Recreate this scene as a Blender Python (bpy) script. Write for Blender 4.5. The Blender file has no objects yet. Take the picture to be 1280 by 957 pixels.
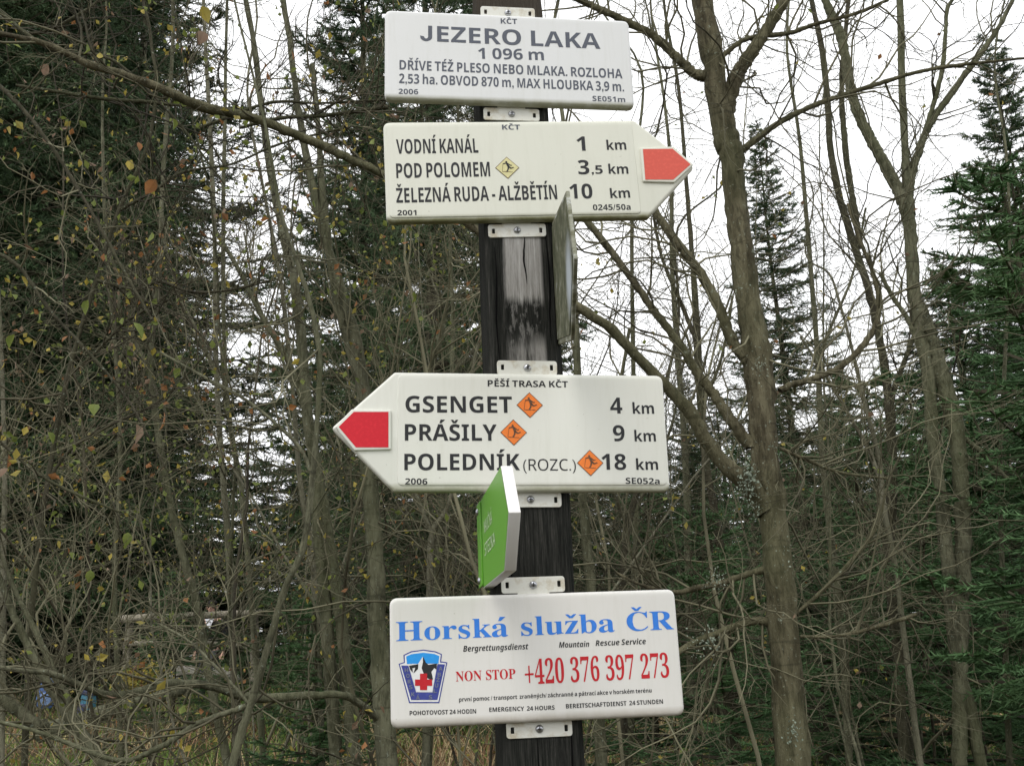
import bpy, bmesh, math, random
import numpy as np
from mathutils import Vector, Matrix, Quaternion

# ------------------------------------------------------------------ camera, world, sun, exposure
S = bpy.context.scene
COL = S.collection
CAMH = 1.6
PITCH, ROLL = math.radians(16.4), math.radians(2.4)
FPX = 1350.0                      # focal length in photograph pixels (1280 wide)
FW = np.array([0, math.cos(PITCH), math.sin(PITCH)])
R0 = np.array([1.0, 0, 0]); U0 = np.cross(R0, FW)
RT = math.cos(ROLL) * R0 - math.sin(ROLL) * U0
UP = math.sin(ROLL) * R0 + math.cos(ROLL) * U0
cam = bpy.data.cameras.new('camera'); co = bpy.data.objects.new('camera', cam); COL.objects.link(co)
cam.sensor_width = 36; cam.lens = FPX / 1280 * 36; cam.clip_start = 0.05; cam.clip_end = 1000
m = Matrix(((RT[0], UP[0], -FW[0], 0), (RT[1], UP[1], -FW[1], 0), (RT[2], UP[2], -FW[2], CAMH), (0, 0, 0, 1)))
co.matrix_world = m
S.camera = co

SUN_EL, SUN_AZ = 52.0, 205.0      # degrees; azimuth from +Y clockwise: high, behind the photographer's left
w = bpy.data.worlds.new('World'); S.world = w; w.use_nodes = True
nt = w.node_tree; bg = nt.nodes['Background']; bg.inputs['Strength'].default_value = 0.1
sky = nt.nodes.new('ShaderNodeTexSky'); sky.sky_type = 'NISHITA'; sky.sun_disc = False
sky.sun_elevation = math.radians(SUN_EL); sky.sun_rotation = math.radians(SUN_AZ)
sky.air_density = 1.0; sky.dust_density = 3.0
tc = nt.nodes.new('ShaderNodeTexCoord'); nz = nt.nodes.new('ShaderNodeTexNoise'); nz.inputs['Scale'].default_value = 1.6; nz.inputs['Detail'].default_value = 5
nt.links.new(tc.outputs['Generated'], nz.inputs['Vector'])
cr = nt.nodes.new('ShaderNodeValToRGB')          # the cloud layer: white overcast, barely structured
OVER = 15.5
cr.color_ramp.elements[0].position = .3; cr.color_ramp.elements[0].color = (.93, .95, .98, 1)
cr.color_ramp.elements[1].position = .75; cr.color_ramp.elements[1].color = (1.0, 1.0, 1.0, 1)
nt.links.new(nz.outputs['Fac'], cr.inputs['Fac'])
sc_ = nt.nodes.new('ShaderNodeVectorMath'); sc_.operation = 'SCALE'; sc_.inputs['Scale'].default_value = OVER
nt.links.new(cr.outputs['Color'], sc_.inputs[0])
mx = nt.nodes.new('ShaderNodeMix'); mx.data_type = 'RGBA'; mx.inputs['Factor'].default_value = .93
nt.links.new(sky.outputs['Color'], mx.inputs['A']); nt.links.new(sc_.outputs['Vector'], mx.inputs['B'])
nt.links.new(mx.outputs['Result'], bg.inputs['Color'])
sun = bpy.data.lights.new('sun', 'SUN'); sun.energy = 1.1; sun.angle = math.radians(25); sun.color = (1, .96, .9)
so = bpy.data.objects.new('sun', sun); COL.objects.link(so)
el, az = math.radians(SUN_EL), math.radians(SUN_AZ)
sd = Vector((math.sin(az) * math.cos(el), math.cos(az) * math.cos(el), math.sin(el)))
so.rotation_euler = sd.to_track_quat('Z', 'Y').to_euler(); so.location = (-3, -5, 9)
S.view_settings.view_transform = 'Standard'; S.view_settings.look = 'None'
S.view_settings.exposure = 0.08; S.view_settings.gamma = 1.0

# ------------------------------------------------------------------ helpers
def at(x, y, Y):
    d = FW + RT * (x - 640) / FPX - UP * (y - 478.5) / FPX
    return np.array([0, 0, CAMH]) + d * (Y / d[1])
def pxm(p):                        # metres per photograph pixel at a point
    return (np.asarray(p) - np.array([0, 0, CAMH])) @ FW / FPX
def ground(x, y):
    x = np.asarray(x, float); y = np.asarray(y, float)
    yy = np.maximum(y, 0)
    b = np.where(yy < 20, .095 * yy, 1.9 + .05 * np.minimum(yy - 20, 40))
    und = .07 * np.sin(x * .9 + 1.3) * np.sin(y * .7) + .12 * np.sin(x * .31 + y * .23)
    return b * (1 - .0 * x) + und * np.clip((np.abs(y) + np.abs(x) - 1) / 5, 0, 1)
def tag(o, label=None, cat=None, group=None, kind=None):
    if label: o['label'] = label
    if cat: o['category'] = cat
    if group: o['group'] = group
    if kind: o['kind'] = kind
    return o
def empty(name, loc=(0, 0, 0), **k):
    o = bpy.data.objects.new(name, None); COL.objects.link(o); o.location = loc; o.empty_display_size = .1
    return tag(o, **k)
def link(name, me, mat=None, parent=None, smooth=False):
    o = bpy.data.objects.new(name, me); COL.objects.link(o)
    if mat is not None and not me.materials:
        for q in (mat if isinstance(mat, (list, tuple)) else [mat]): me.materials.append(q)
    if parent is not None:
        o.parent = parent
        o.matrix_parent_inverse = parent_inv(parent)
    if smooth: me.shade_smooth()
    return o
def parent_inv(p):
    M = Matrix.Identity(4); q = p; ch = []
    while q is not None: ch.append(q); q = q.parent
    for q in reversed(ch): M = M @ q.matrix_parent_inverse @ Matrix.LocRotScale(q.location, q.rotation_euler, q.scale)
    return M.inverted()
def link_local(name, me, mat=None, parent=None, smooth=False):   # mesh already in the parent's own coordinates
    o = bpy.data.objects.new(name, me); COL.objects.link(o)
    if mat is not None and not me.materials:
        for q in (mat if isinstance(mat, (list, tuple)) else [mat]): me.materials.append(q)
    o.parent = parent
    if smooth: me.shade_smooth()
    return o
def npmesh(name, V, F, mi=None, smooth=False):
    """fast mesh: V (n,3), F (m,k) all faces of k corners"""
    me = bpy.data.meshes.new(name); V = np.asarray(V, np.float32); F = np.asarray(F, np.int32)
    me.vertices.add(len(V)); me.vertices.foreach_set('co', V.ravel())
    k = F.shape[1]; me.loops.add(F.size); me.loops.foreach_set('vertex_index', F.ravel())
    me.polygons.add(len(F)); me.polygons.foreach_set('loop_start', np.arange(0, F.size, k, dtype=np.int32))
    if mi is not None: me.polygons.foreach_set('material_index', np.asarray(mi, np.int32))
    me.polygons.foreach_set('use_smooth', np.full(len(F), smooth, bool))
    me.update(calc_edges=True)
    return me
def nrm(a): return a / np.maximum(np.linalg.norm(a, axis=-1, keepdims=True), 1e-9)
def tubes(P, R, sides=4, close=True):
    """P (M,n,3) polylines, R (M,n) radii -> V,F (quads)"""
    M, n, _ = P.shape
    T = nrm(np.gradient(P, axis=1))
    mean = nrm(P[:, -1] - P[:, 0])
    ref = np.eye(3)[np.argmin(np.abs(mean), axis=1)][:, None, :].repeat(n, 1)
    A = nrm(np.cross(T, ref)); B = np.cross(T, A)
    th = np.arange(sides) * 2 * np.pi / sides
    V = P[:, :, None, :] + R[:, :, None, None] * (A[:, :, None, :] * np.cos(th)[None, None, :, None] + B[:, :, None, :] * np.sin(th)[None, None, :, None])
    idx = np.arange(M * n * sides).reshape(M, n, sides)
    a = idx[:, :-1]; b = idx[:, 1:]
    F = np.stack([a, np.roll(a, -1, 2), np.roll(b, -1, 2), b], -1).reshape(-1, 4)
    return V.reshape(-1, 3), F
def cat_vf(parts):
    Vs, Fs, off = [], [], 0
    for V, F in parts:
        Vs.append(V); Fs.append(F + off); off += len(V)
    return np.concatenate(Vs), np.concatenate(Fs)
def walk(rng, P0, D0, L, n, wander=.25, trop=.05):
    """M random polylines of n points"""
    M = len(P0); P = np.empty((M, n, 3)); P[:, 0] = P0; D = nrm(D0.copy()); st = (L / (n - 1))[:, None]
    bend = rng.normal(0, wander * .6, (M, 3))
    for i in range(1, n):
        D = nrm(D + rng.normal(0, wander, (M, 3)) + bend / n * 2 + np.array([0, 0, trop]))
        P[:, i] = P[:, i - 1] + D * st
    return P
def branch_off(rng, P, R, k, lo=.2, hi=.98, spread=.9, up=.15):
    """k child starts per polyline: positions, directions, parent radius"""
    M, n, _ = P.shape
    t = rng.uniform(lo, hi, (M, k)) * (n - 1); i = np.minimum(t.astype(int), n - 2); f = (t - i)[..., None]
    mi = np.arange(M)[:, None]
    p = P[mi, i] * (1 - f) + P[mi, i + 1] * f
    d = nrm(P[mi, i + 1] - P[mi, i]); r = R[mi, i]
    side = nrm(rng.normal(0, 1, (M, k, 3)) + 1e-6); side = nrm(side - (side * d).sum(-1, keepdims=True) * d)
    dd = nrm(d + side * spread * rng.uniform(.6, 1.4, (M, k, 1)) + np.array([0, 0, up]))
    return p.reshape(-1, 3), dd.reshape(-1, 3), r.reshape(-1), (t / (n - 1)).reshape(-1)
def box_vf(c, s, rot=None):
    x, y, z = [v / 2 for v in s]
    V = np.array([(-x, -y, -z), (x, -y, -z), (x, y, -z), (-x, y, -z), (-x, -y, z), (x, -y, z), (x, y, z), (-x, y, z)], float)
    if rot is not None: V = V @ np.array(rot).T
    F = np.array([(0, 3, 2, 1), (4, 5, 6, 7), (0, 1, 5, 4), (1, 2, 6, 5), (2, 3, 7, 6), (3, 0, 4, 7)])
    return V + np.array(c), F
def smooth_path(pts, n=None):
    """Catmull-Rom through rows of any width"""
    pts = np.asarray(pts, float); m_ = len(pts)
    if m_ < 3: 
        t = np.linspace(0, 1, n or 6)[:, None]; return pts[0] * (1 - t) + pts[-1] * t
    out = []; E = np.vstack([2 * pts[0] - pts[1], pts, 2 * pts[-1] - pts[-2]]); k = 5
    for i in range(1, m_):
        a, b, c, d = E[i - 1], E[i], E[i + 1], E[i + 2]
        for t in np.arange(k) / k:
            out.append(.5 * (2 * b + (c - a) * t + (2 * a - 5 * b + 4 * c - d) * t * t + (3 * b - a - 3 * c + d) * t ** 3))
    out.append(pts[-1]); return np.array(out)

# ------------------------------------------------------------------ materials
def mat(name, col, rough=.8, spec=.3):
    m_ = bpy.data.materials.new(name); m_.use_nodes = True; p = m_.node_tree.nodes['Principled BSDF']
    p.inputs['Base Color'].default_value = (*col, 1); p.inputs['Roughness'].default_value = rough
    p.inputs['Specular IOR Level'].default_value = spec
    return m_
def N(m_, t, **k):
    n_ = m_.node_tree.nodes.new(t)
    for a, b in k.items():
        if a in n_.inputs: n_.inputs[a].default_value = b
        else: setattr(n_, a, b)
    return n_
def Lk(m_, a, b): m_.node_tree.links.new(a, b)
def pb(m_): return m_.node_tree.nodes['Principled BSDF']
def coords(m_, scale=(1, 1, 1), src='Object'):
    t = N(m_, 'ShaderNodeTexCoord'); mp = N(m_, 'ShaderNodeMapping'); mp.inputs['Scale'].default_value = scale
    Lk(m_, t.outputs[src], mp.inputs['Vector']); return mp.outputs['Vector']
def noise(m_, vec, scale, detail=4, rough=.6):
    n_ = N(m_, 'ShaderNodeTexNoise', Scale=scale, Detail=detail, Roughness=rough); Lk(m_, vec, n_.inputs['Vector']); return n_.outputs['Fac']
def ramp(m_, fac, stops):
    r = N(m_, 'ShaderNodeValToRGB'); e = r.color_ramp.elements
    while len(e) < len(stops): e.new(.5)
    for q, (p, c) in zip(e, stops):
        q.position = p; q.color = (*c, 1) if len(c) == 3 else c
    Lk(m_, fac, r.inputs['Fac']); return r.outputs['Color']
def mixc(m_, fac, a, b):
    x = N(m_, 'ShaderNodeMix', data_type='RGBA')
    for v, s in ((fac, 'Factor'), (a, 'A'), (b, 'B')):
        if hasattr(v, 'is_linked'): Lk(m_, v, x.inputs[s])
        elif s == 'Factor': x.inputs[s].default_value = v
        else: x.inputs[s].default_value = (*v, 1)
    return x.outputs['Result']
def bump(m_, h, strength=.5, dist=.01):
    b = N(m_, 'ShaderNodeBump', Strength=strength, Distance=dist); Lk(m_, h, b.inputs['Height']); Lk(m_, b.outputs['Normal'], pb(m_).inputs['Normal'])
g3 = lambda v: (v, v, v)

def bark_mat(name, a, b, lichen=(.30, .34, .27), lam=.62, scale=1):
    m_ = mat(name, a, .9, .15); v = coords(m_, (1, 1, .25)); v2 = coords(m_)
    n1 = noise(m_, v, 22 * scale, 6, .7); base = ramp(m_, n1, [(.38, b), (.6, a)])
    n2 = noise(m_, v2, 14 * scale, 5, .7); lf = ramp(m_, n2, [(lam, g3(0)), (lam + .06, g3(1))])
    c = mixc(m_, lf, base, lichen)
    v3 = coords(m_, (1, 1, 6)); n3 = noise(m_, v3, 6 * scale, 3, .5); band = ramp(m_, n3, [(.60, g3(0)), (.68, g3(.55))])
    c = mixc(m_, band, c, tuple(q * .45 for q in b))
    n5 = noise(m_, v2, 85, 3, .6); c = mixc(m_, ramp(m_, n5, [(.64, g3(0)), (.70, g3(.7))]), c, lichen)
    n6 = noise(m_, v, 60 * scale, 4, .7); c = mixc(m_, ramp(m_, n6, [(.52, g3(0)), (.62, g3(.55))]), c, tuple(q * .4 for q in b))
    n4 = noise(m_, v2, 2.2, 3, .5); c = mixc(m_, ramp(m_, n4, [(.4, g3(0)), (.7, g3(.5))]), c, (.085, .095, .045))
    Lk(m_, c, pb(m_).inputs['Base Color']); bump(m_, n1, 1, .02); return m_
M = {}
M['bark_main'] = bark_mat('bark_brown', (.155, .14, .088), (.055, .047, .028), lam=.66)
M['bark_grey'] = bark_mat('bark_grey_olive', (.155, .154, .10), (.062, .062, .038), lam=.66)
M['bark_pale'] = bark_mat('bark_pale', (.205, .195, .14), (.12, .115, .08), lam=.66)
M['bark_dark'] = bark_mat('bark_dark', (.078, .07, .048), (.04, .036, .024), lam=.74)
def twig_mat(name, a, b):
    m_ = mat(name, a, .85, .2); v = coords(m_); n1 = noise(m_, v, 1.7, 3, .6)
    Lk(m_, ramp(m_, n1, [(.38, a), (.62, b)]), pb(m_).inputs['Base Color']); return m_
M['twig'] = twig_mat('twig_olive', (.05, .046, .028), (.20, .19, .12))
M['twig_dark'] = twig_mat('twig_dark', (.032, .028, .020), (.10, .09, .058))
M['lichen'] = twig_mat('lichen', (.17, .21, .16), (.30, .34, .27))
def leaf_mat(name, a, b):
    m_ = mat(name, a, .6, .3); v = coords(m_); n1 = noise(m_, v, 9, 3, .6)
    c = ramp(m_, n1, [(.35, a), (.65, b)]); Lk(m_, c, pb(m_).inputs['Base Color'])
    tr = N(m_, 'ShaderNodeBsdfTranslucent'); Lk(m_, c, tr.inputs['Color'])
    ms = N(m_, 'ShaderNodeMixShader', Fac=.35); out = m_.node_tree.nodes['Material Output']
    Lk(m_, pb(m_).outputs[0], ms.inputs[1]); Lk(m_, tr.outputs[0], ms.inputs[2]); Lk(m_, ms.outputs[0], out.inputs['Surface']); return m_
LEAF = [leaf_mat('leaf_green', (.12, .16, .035), (.22, .26, .06)), leaf_mat('leaf_yellow', (.42, .33, .06), (.30, .26, .07)),
        leaf_mat('leaf_orange', (.34, .15, .05), (.22, .11, .05)), leaf_mat('leaf_brown', (.17, .10, .06), (.26, .19, .13))]
def needle_mat(name, a, b, c):
    m_ = mat(name, a, .65, .25); v = coords(m_); n1 = noise(m_, v, 1.1, 4, .65)
    Lk(m_, ramp(m_, n1, [(.3, a), (.5, b), (.72, c)]), pb(m_).inputs['Base Color']); return m_
M['needle'] = needle_mat('spruce_needles', (.024, .048, .020), (.048, .085, .034), (.085, .132, .052))
M['needle_fresh'] = needle_mat('young_spruce_needles', (.045, .095, .038), (.08, .155, .06), (.13, .22, .09))
# ------------------------------------------------------------------ sign materials
def board_mat(name, col, grime=(.20, .20, .10), amt=.8, h=.07):
    m_ = mat(name, col, .38, .4); v = coords(m_)
    n1 = noise(m_, v, 9, 5, .6); c = mixc(m_, ramp(m_, n1, [(.35, g3(0)), (.75, g3(.16))]), col, tuple(q * .82 for q in (col[0], col[1], col[2] * .93)))
    n2 = noise(m_, v, 90, 2, .5); c = mixc(m_, ramp(m_, n2, [(.76, g3(0)), (.80, g3(.5))]), c, (.28, .27, .2))
    n5 = noise(m_, coords(m_, (55, 5, 5)), 1.6, 5, .7); c = mixc(m_, ramp(m_, n5, [(.50, g3(0)), (.72, g3(.14))]), c, (.40, .40, .30))
    n6 = noise(m_, v, 230, 2, .5); c = mixc(m_, ramp(m_, n6, [(.74, g3(0)), (.78, g3(.35))]), c, (.22, .2, .15))
    # algae: grows along the lower edge and under it
    t = N(m_, 'ShaderNodeTexCoord'); sp = N(m_, 'ShaderNodeSeparateXYZ'); Lk(m_, t.outputs['Object'], sp.inputs[0])
    mr = N(m_, 'ShaderNodeMapRange'); Lk(m_, sp.outputs['Y'], mr.inputs['Value'])
    mr.inputs['From Min'].default_value = -h + .001; mr.inputs['From Max'].default_value = -h + .0075; mr.inputs['To Min'].default_value = 1; mr.inputs['To Max'].default_value = 0
    n3 = noise(m_, coords(m_, (1, 1, 1)), 30, 5, .7)
    mm = N(m_, 'ShaderNodeMath', operation='MULTIPLY'); Lk(m_, mr.outputs[0], mm.inputs[0]); Lk(m_, ramp(m_, n3, [(.2, g3(.45)), (.55, g3(1))]), mm.inputs[1])
    m2 = N(m_, 'ShaderNodeMath', operation='MULTIPLY'); Lk(m_, mm.outputs[0], m2.inputs[0]); m2.inputs[1].default_value = amt
    c = mixc(m_, m2.outputs[0], c, grime); Lk(m_, c, pb(m_).inputs['Base Color'])
    bump(m_, noise(m_, v, 25, 2, .5), .05, .002); return m_
def ink(name, col, rough=.5): 
    m_ = mat(name, col, rough, .3); n1 = noise(m_, coords(m_), 260, 2, .5)
    Lk(m_, mixc(m_, ramp(m_, n1, [(.5, g3(0)), (.8, g3(.25))]), col, tuple(min(1, q * 1.5 + .03) for q in col)), pb(m_).inputs['Base Color']); return m_
INK = {'black': ink('ink_black', (.018, .019, .021)), 'grey': ink('ink_grey', (.085, .095, .12)), 'blue': ink('ink_blue', (.035, .20, .68)),
       'red': ink('ink_red', (.50, .012, .02)), 'white': ink('ink_white', (.75, .76, .76)), 'orange': ink('ink_orange', (.80, .20, .03)),
       'cream': ink('ink_cream', (.62, .58, .30)), 'brown': ink('ink_brown', (.12, .06, .03)), 'sky': ink('ink_sky', (.02, .30, .78)),
       'navy': ink('ink_navy', (.045, .06, .28)), 'letter': ink('ink_letter', (.16, .18, .25)), 'faint': ink('ink_faint', (.58, .70, .48))}
M['red_bright'] = ink('red_foil', (.60, .008, .022), .45); M['red_faded'] = ink('red_faded_foil', (.62, .095, .065), .5)
M['bracket'] = mat('white_bracket', (.66, .66, .60), .45)
n_ = noise(M['bracket'], coords(M['bracket']), 40, 5, .7)
Lk(M['bracket'], mixc(M['bracket'], ramp(M['bracket'], n_, [(.50, g3(0)), (.66, g3(.7))]), (.66, .66, .60), (.42, .36, .24)), pb(M['bracket']).inputs['Base Color'])
M['steel'] = mat('screw_steel', (.42, .43, .45), .28); pb(M['steel']).inputs['Metallic'].default_value = .9
M['hole'] = mat('screw_recess', (.02, .02, .02), .8)

# ------------------------------------------------------------------ 2D outline -> mesh
_tmp = []
def outline_mesh(name, loops, depth, bevel=0.0, z=0.0, res=3):
    """filled curve from closed point loops (first outer, others holes); spans z .. z+depth"""
    c = bpy.data.curves.new(name, 'CURVE'); c.dimensions = '2D'; c.fill_mode = 'BOTH'
    for lp in loops:
        s = c.splines.new('POLY'); s.points.add(len(lp) - 1)
        for p, q in zip(s.points, lp): p.co = (q[0], q[1], 0, 1)
        s.use_cyclic_u = True
    c.extrude = max(depth / 2 - bevel, 0); c.bevel_depth = bevel; c.offset = -bevel; c.bevel_resolution = res
    o = bpy.data.objects.new(name, c); COL.objects.link(o)
    dg = bpy.context.evaluated_depsgraph_get(); me = bpy.data.meshes.new_from_object(o.evaluated_get(dg))
    bpy.data.objects.remove(o); bpy.data.curves.remove(c)
    me.name = name
    me.transform(Matrix.Translation((0, 0, z + depth / 2)))
    bm = bmesh.new(); bm.from_mesh(me); bmesh.ops.remove_doubles(bm, verts=bm.verts, dist=1e-5); bm.to_mesh(me); bm.free()
    return me
def round_poly(pts, r, seg=6):
    out = []; n = len(pts); rr = r if isinstance(r, (list, tuple)) else [r] * n
    for i in range(n):
        p = Vector(pts[i]); a = (Vector(pts[i - 1]) - p); b = (Vector(pts[(i + 1) % n]) - p); q = rr[i]
        if q <= 0: out.append(tuple(p)); continue
        ang = a.angle(b); d = q / math.tan(ang / 2); a = p + a.normalized() * d; b = p + b.normalized() * d
        for k in range(seg + 1):
            t = k / seg; out.append(tuple(a * (1 - t) ** 2 + p * 2 * t * (1 - t) + b * t * t))
    return out
def flat(name, polys, z, mat_, parent):
    V, F = [], []
    for pl in polys:
        b = len(V); V += [(x, y, z) for x, y in pl]; F.append(list(range(b, b + len(pl))))
    me = bpy.data.meshes.new(name); me.from_pydata(V, [], F)
    bm = bmesh.new(); bm.from_mesh(me); bmesh.ops.triangulate(bm, faces=bm.faces, ngon_method='EAR_CLIP')
    for f_ in bm.faces:
        if f_.normal.z < 0: f_.normal_flip()
    bm.to_mesh(me); bm.free()
    return link_local(name, me, mat_, parent)

# ------------------------------------------------------------------ lettering
STY = {'B': (0x1D5D4, 0x1D5EE, 0x1D7EC), 'R': (0x1D5A0, 0x1D5BA, 0x1D7E2), 'I': (0x1D63C, 0x1D656, 0x1D7EC), 'S': (0x1D400, 0x1D41A, 0x1D7CE), 'M': (0x1D5D4, 0x1D5EE, 0x1D7EC)}
DEC = {'Á': 'A/', 'á': 'a/', 'Í': 'I/', 'í': 'i/', 'É': 'E/', 'é': 'e/', 'Ý': 'Y/', 'ý': 'y/', 'Č': 'Cv', 'č': 'cv', 'Ř': 'Rv', 'ř': 'rv', 'Š': 'Sv', 'š': 'sv', 'Ž': 'Zv', 'ž': 'zv', 'Ě': 'Ev', 'ě': 'ev', 'Ň': 'Nv'}
def code(st, c):
    a, b, d = STY[st]
    if 'A' <= c <= 'Z': return chr(a + ord(c) - 65)
    if 'a' <= c <= 'z': return chr(b + ord(c) - 97)
    if '0' <= c <= '9': return chr(d + ord(c) - 48)
    return None
GL = {}
def prepare_glyphs(items):
    need = set()
    for txt, st in items:
        need.add((st, 'H'))
        for c in txt:
            b = DEC.get(c, c)[0]
            if code(st, b): need.add((st, b))
    objs = []
    for st, c in sorted(need):
        for body in (code(st, c), code(st, 'H') + code(st, c) + code(st, 'H'), code(st, 'H') * 2):
            cu = bpy.data.curves.new('g', 'FONT'); cu.body = body; cu.size = 1; cu.resolution_u = 3
            o = bpy.data.objects.new('g', cu); COL.objects.link(o); objs.append(o)
    dg = bpy.context.evaluated_depsgraph_get(); k = 0
    for st, c in sorted(need):
        r = []
        for j in range(3):
            o = objs[k]; k += 1; me = bpy.data.meshes.new_from_object(o.evaluated_get(dg))
            V = np.array([v.co[:2] for v in me.vertices]).reshape(-1, 2)
            r.append((V, [list(p.vertices) for p in me.polygons])); bpy.data.meshes.remove(me)
        adv = np.ptp(r[1][0][:, 0]) - np.ptp(r[2][0][:, 0])
        GL[(st, c)] = [r[0][0], r[0][1], adv]
    for o in objs:
        cu = o.data; bpy.data.objects.remove(o); bpy.data.curves.remove(cu)
    for st in {s for s, c in need}:
        h = GL[(st, 'H')][0][:, 1].max()
        for key in [q for q in GL if q[0] == st]:
            V, F, a = GL[key]; GL[key] = [V / h, F, a / h]
    for st in {s for s, c in need}:              # a J that stands on the baseline
        t = .20
        if (st, 'J') in GL and st in 'BM':
            w_ = .60; o_ = [(w_, 1), (w_ - t, 1), (w_ - t, .30)] + [(w_ / 2 - (w_ / 2 - t) * math.sin(q) + 0, .30 - (.30 - t * .8) * math.cos(q)) if 0 else (w_ / 2 + (w_ / 2 - t) * math.cos(q), .29 - (.29 - t * .8) * math.sin(q)) for q in np.linspace(0, math.pi, 9)[1:]]
            o_ += [(0, .34)] + [(w_ / 2 - w_ / 2 * math.cos(q), .29 - .30 * math.sin(q)) for q in np.linspace(0, math.pi, 13)[1:]]
            o_ = np.array(o_); 
            F_ = []; n_i = 3 + 8
            inner = list(range(2, 11)); outer = list(range(12, 24))[::-1]
            GL[(st, 'J')] = [o_ + [.02, 0], [list(range(len(o_)))], w_ + .14]
def arc(cx, cy, rx, ry, a0, a1, t, n=10):
    A = [(cx + rx * math.cos(a), cy + ry * math.sin(a)) for a in np.linspace(a0, a1, n)]
    B = [(cx + (rx - t) * math.cos(a), cy + (ry - t * .5) * math.sin(a)) for a in np.linspace(a1, a0, n)]
    return A + B
def punct(c, st):
    t = {'B': .19, 'M': .19, 'R': .13, 'I': .18, 'S': .17}[st]
    R_ = lambda x0, y0, x1, y1: [(x0, y0), (x1, y0), (x1, y1), (x0, y1)]
    if c == ' ': return [], (.44 if st == 'S' else .30)
    if c == '.': return [R_(.08, 0, .08 + t, t)], .34
    if c == ',': return [[(.10, -.16), (.17, -.16), (.08 + t, .02), (.08 + t, t), (.08, t), (.08, 0), (.16, 0)]], .34
    if c == '-': return [R_(.06, .27, .42, .27 + t * .9)], .48
    if c == '/': return [[(0, -.02), (.12, -.02), (.40, 1.02), (.28, 1.02)]], .42
    if c == '(': return [arc(.50, .36, .42, .66, math.pi * .62, math.pi * 1.38, t * .85)], .42
    if c == ')': return [arc(-.10, .36, .42, .66, math.pi * .38, -math.pi * .38, t * .85)], .42
    if c == '+': return [R_(.05, .38, .77, .46), R_(.355, .06, .465, .78)], .84
    return [], .3
def lay_text(txt, st, p0, p1, h):
    """glyph polygons along p0->p1, cap height h"""
    P = []; x = 0; prev = False
    for c in txt:
        d = DEC.get(c); b = d[0] if d else c
        if (st, b) in GL:
            V, F, adv = GL[(st, b)]; V = V.copy()
            if b == 'i' and d:
                keep = V[:, 1].max(); V[:, 1] = np.minimum(V[:, 1], .72)
            for f_ in F: P.append(V[f_] + [x, 0])
            if d:
                tw = {'B': .2, 'M': .2, 'R': .13, 'I': .18, 'S': .16}[st]
                x0, x1 = V[:, 0].min(), V[:, 0].max(); cx = x + (x0 + x1) / 2; base = (1.0 if b.isupper() else .76) + .07
                if d[1] == '/': P.append(np.array([(cx - .06, base), (cx + .06, base), (cx + .10 + tw, base + .22), (cx + .02, base + .22)]))
                else:
                    q = .24; P.append(np.array([(cx - q, base + .21), (cx - tw * .45, base), (cx, base), (cx, base + .10), (cx - q + tw * .8, base + .21)]))
                    P.append(np.array([(cx + q, base + .21), (cx + q - tw * .8, base + .21), (cx, base + .10), (cx, base), (cx + tw * .45, base)]))
            x += adv
        else:
            pl, adv = punct(c, st)
            for q in pl: P.append(np.array(q) + [x, 0])
            x += adv
    xs = np.concatenate([q[:, 0] for q in P]); a, b_ = xs.min(), xs.max()
    p0, p1 = np.array(p0), np.array(p1); u = p1 - p0; w_ = np.linalg.norm(u); u = u / w_; v = np.array([-u[1], u[0]])
    return [p0 + np.outer((q[:, 0] - a) / (b_ - a) * w_, u) + np.outer(q[:, 1] * h, v) for q in P]
def lettering(txt, st, p0, p1, h, col, z, parent, label=None, name='lettering'):
    o = flat(name, [[tuple(v) for v in q] for q in lay_text(txt, st, p0, p1, h)], z, INK[col], parent)
    if label: o['label'] = label
    return o

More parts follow.
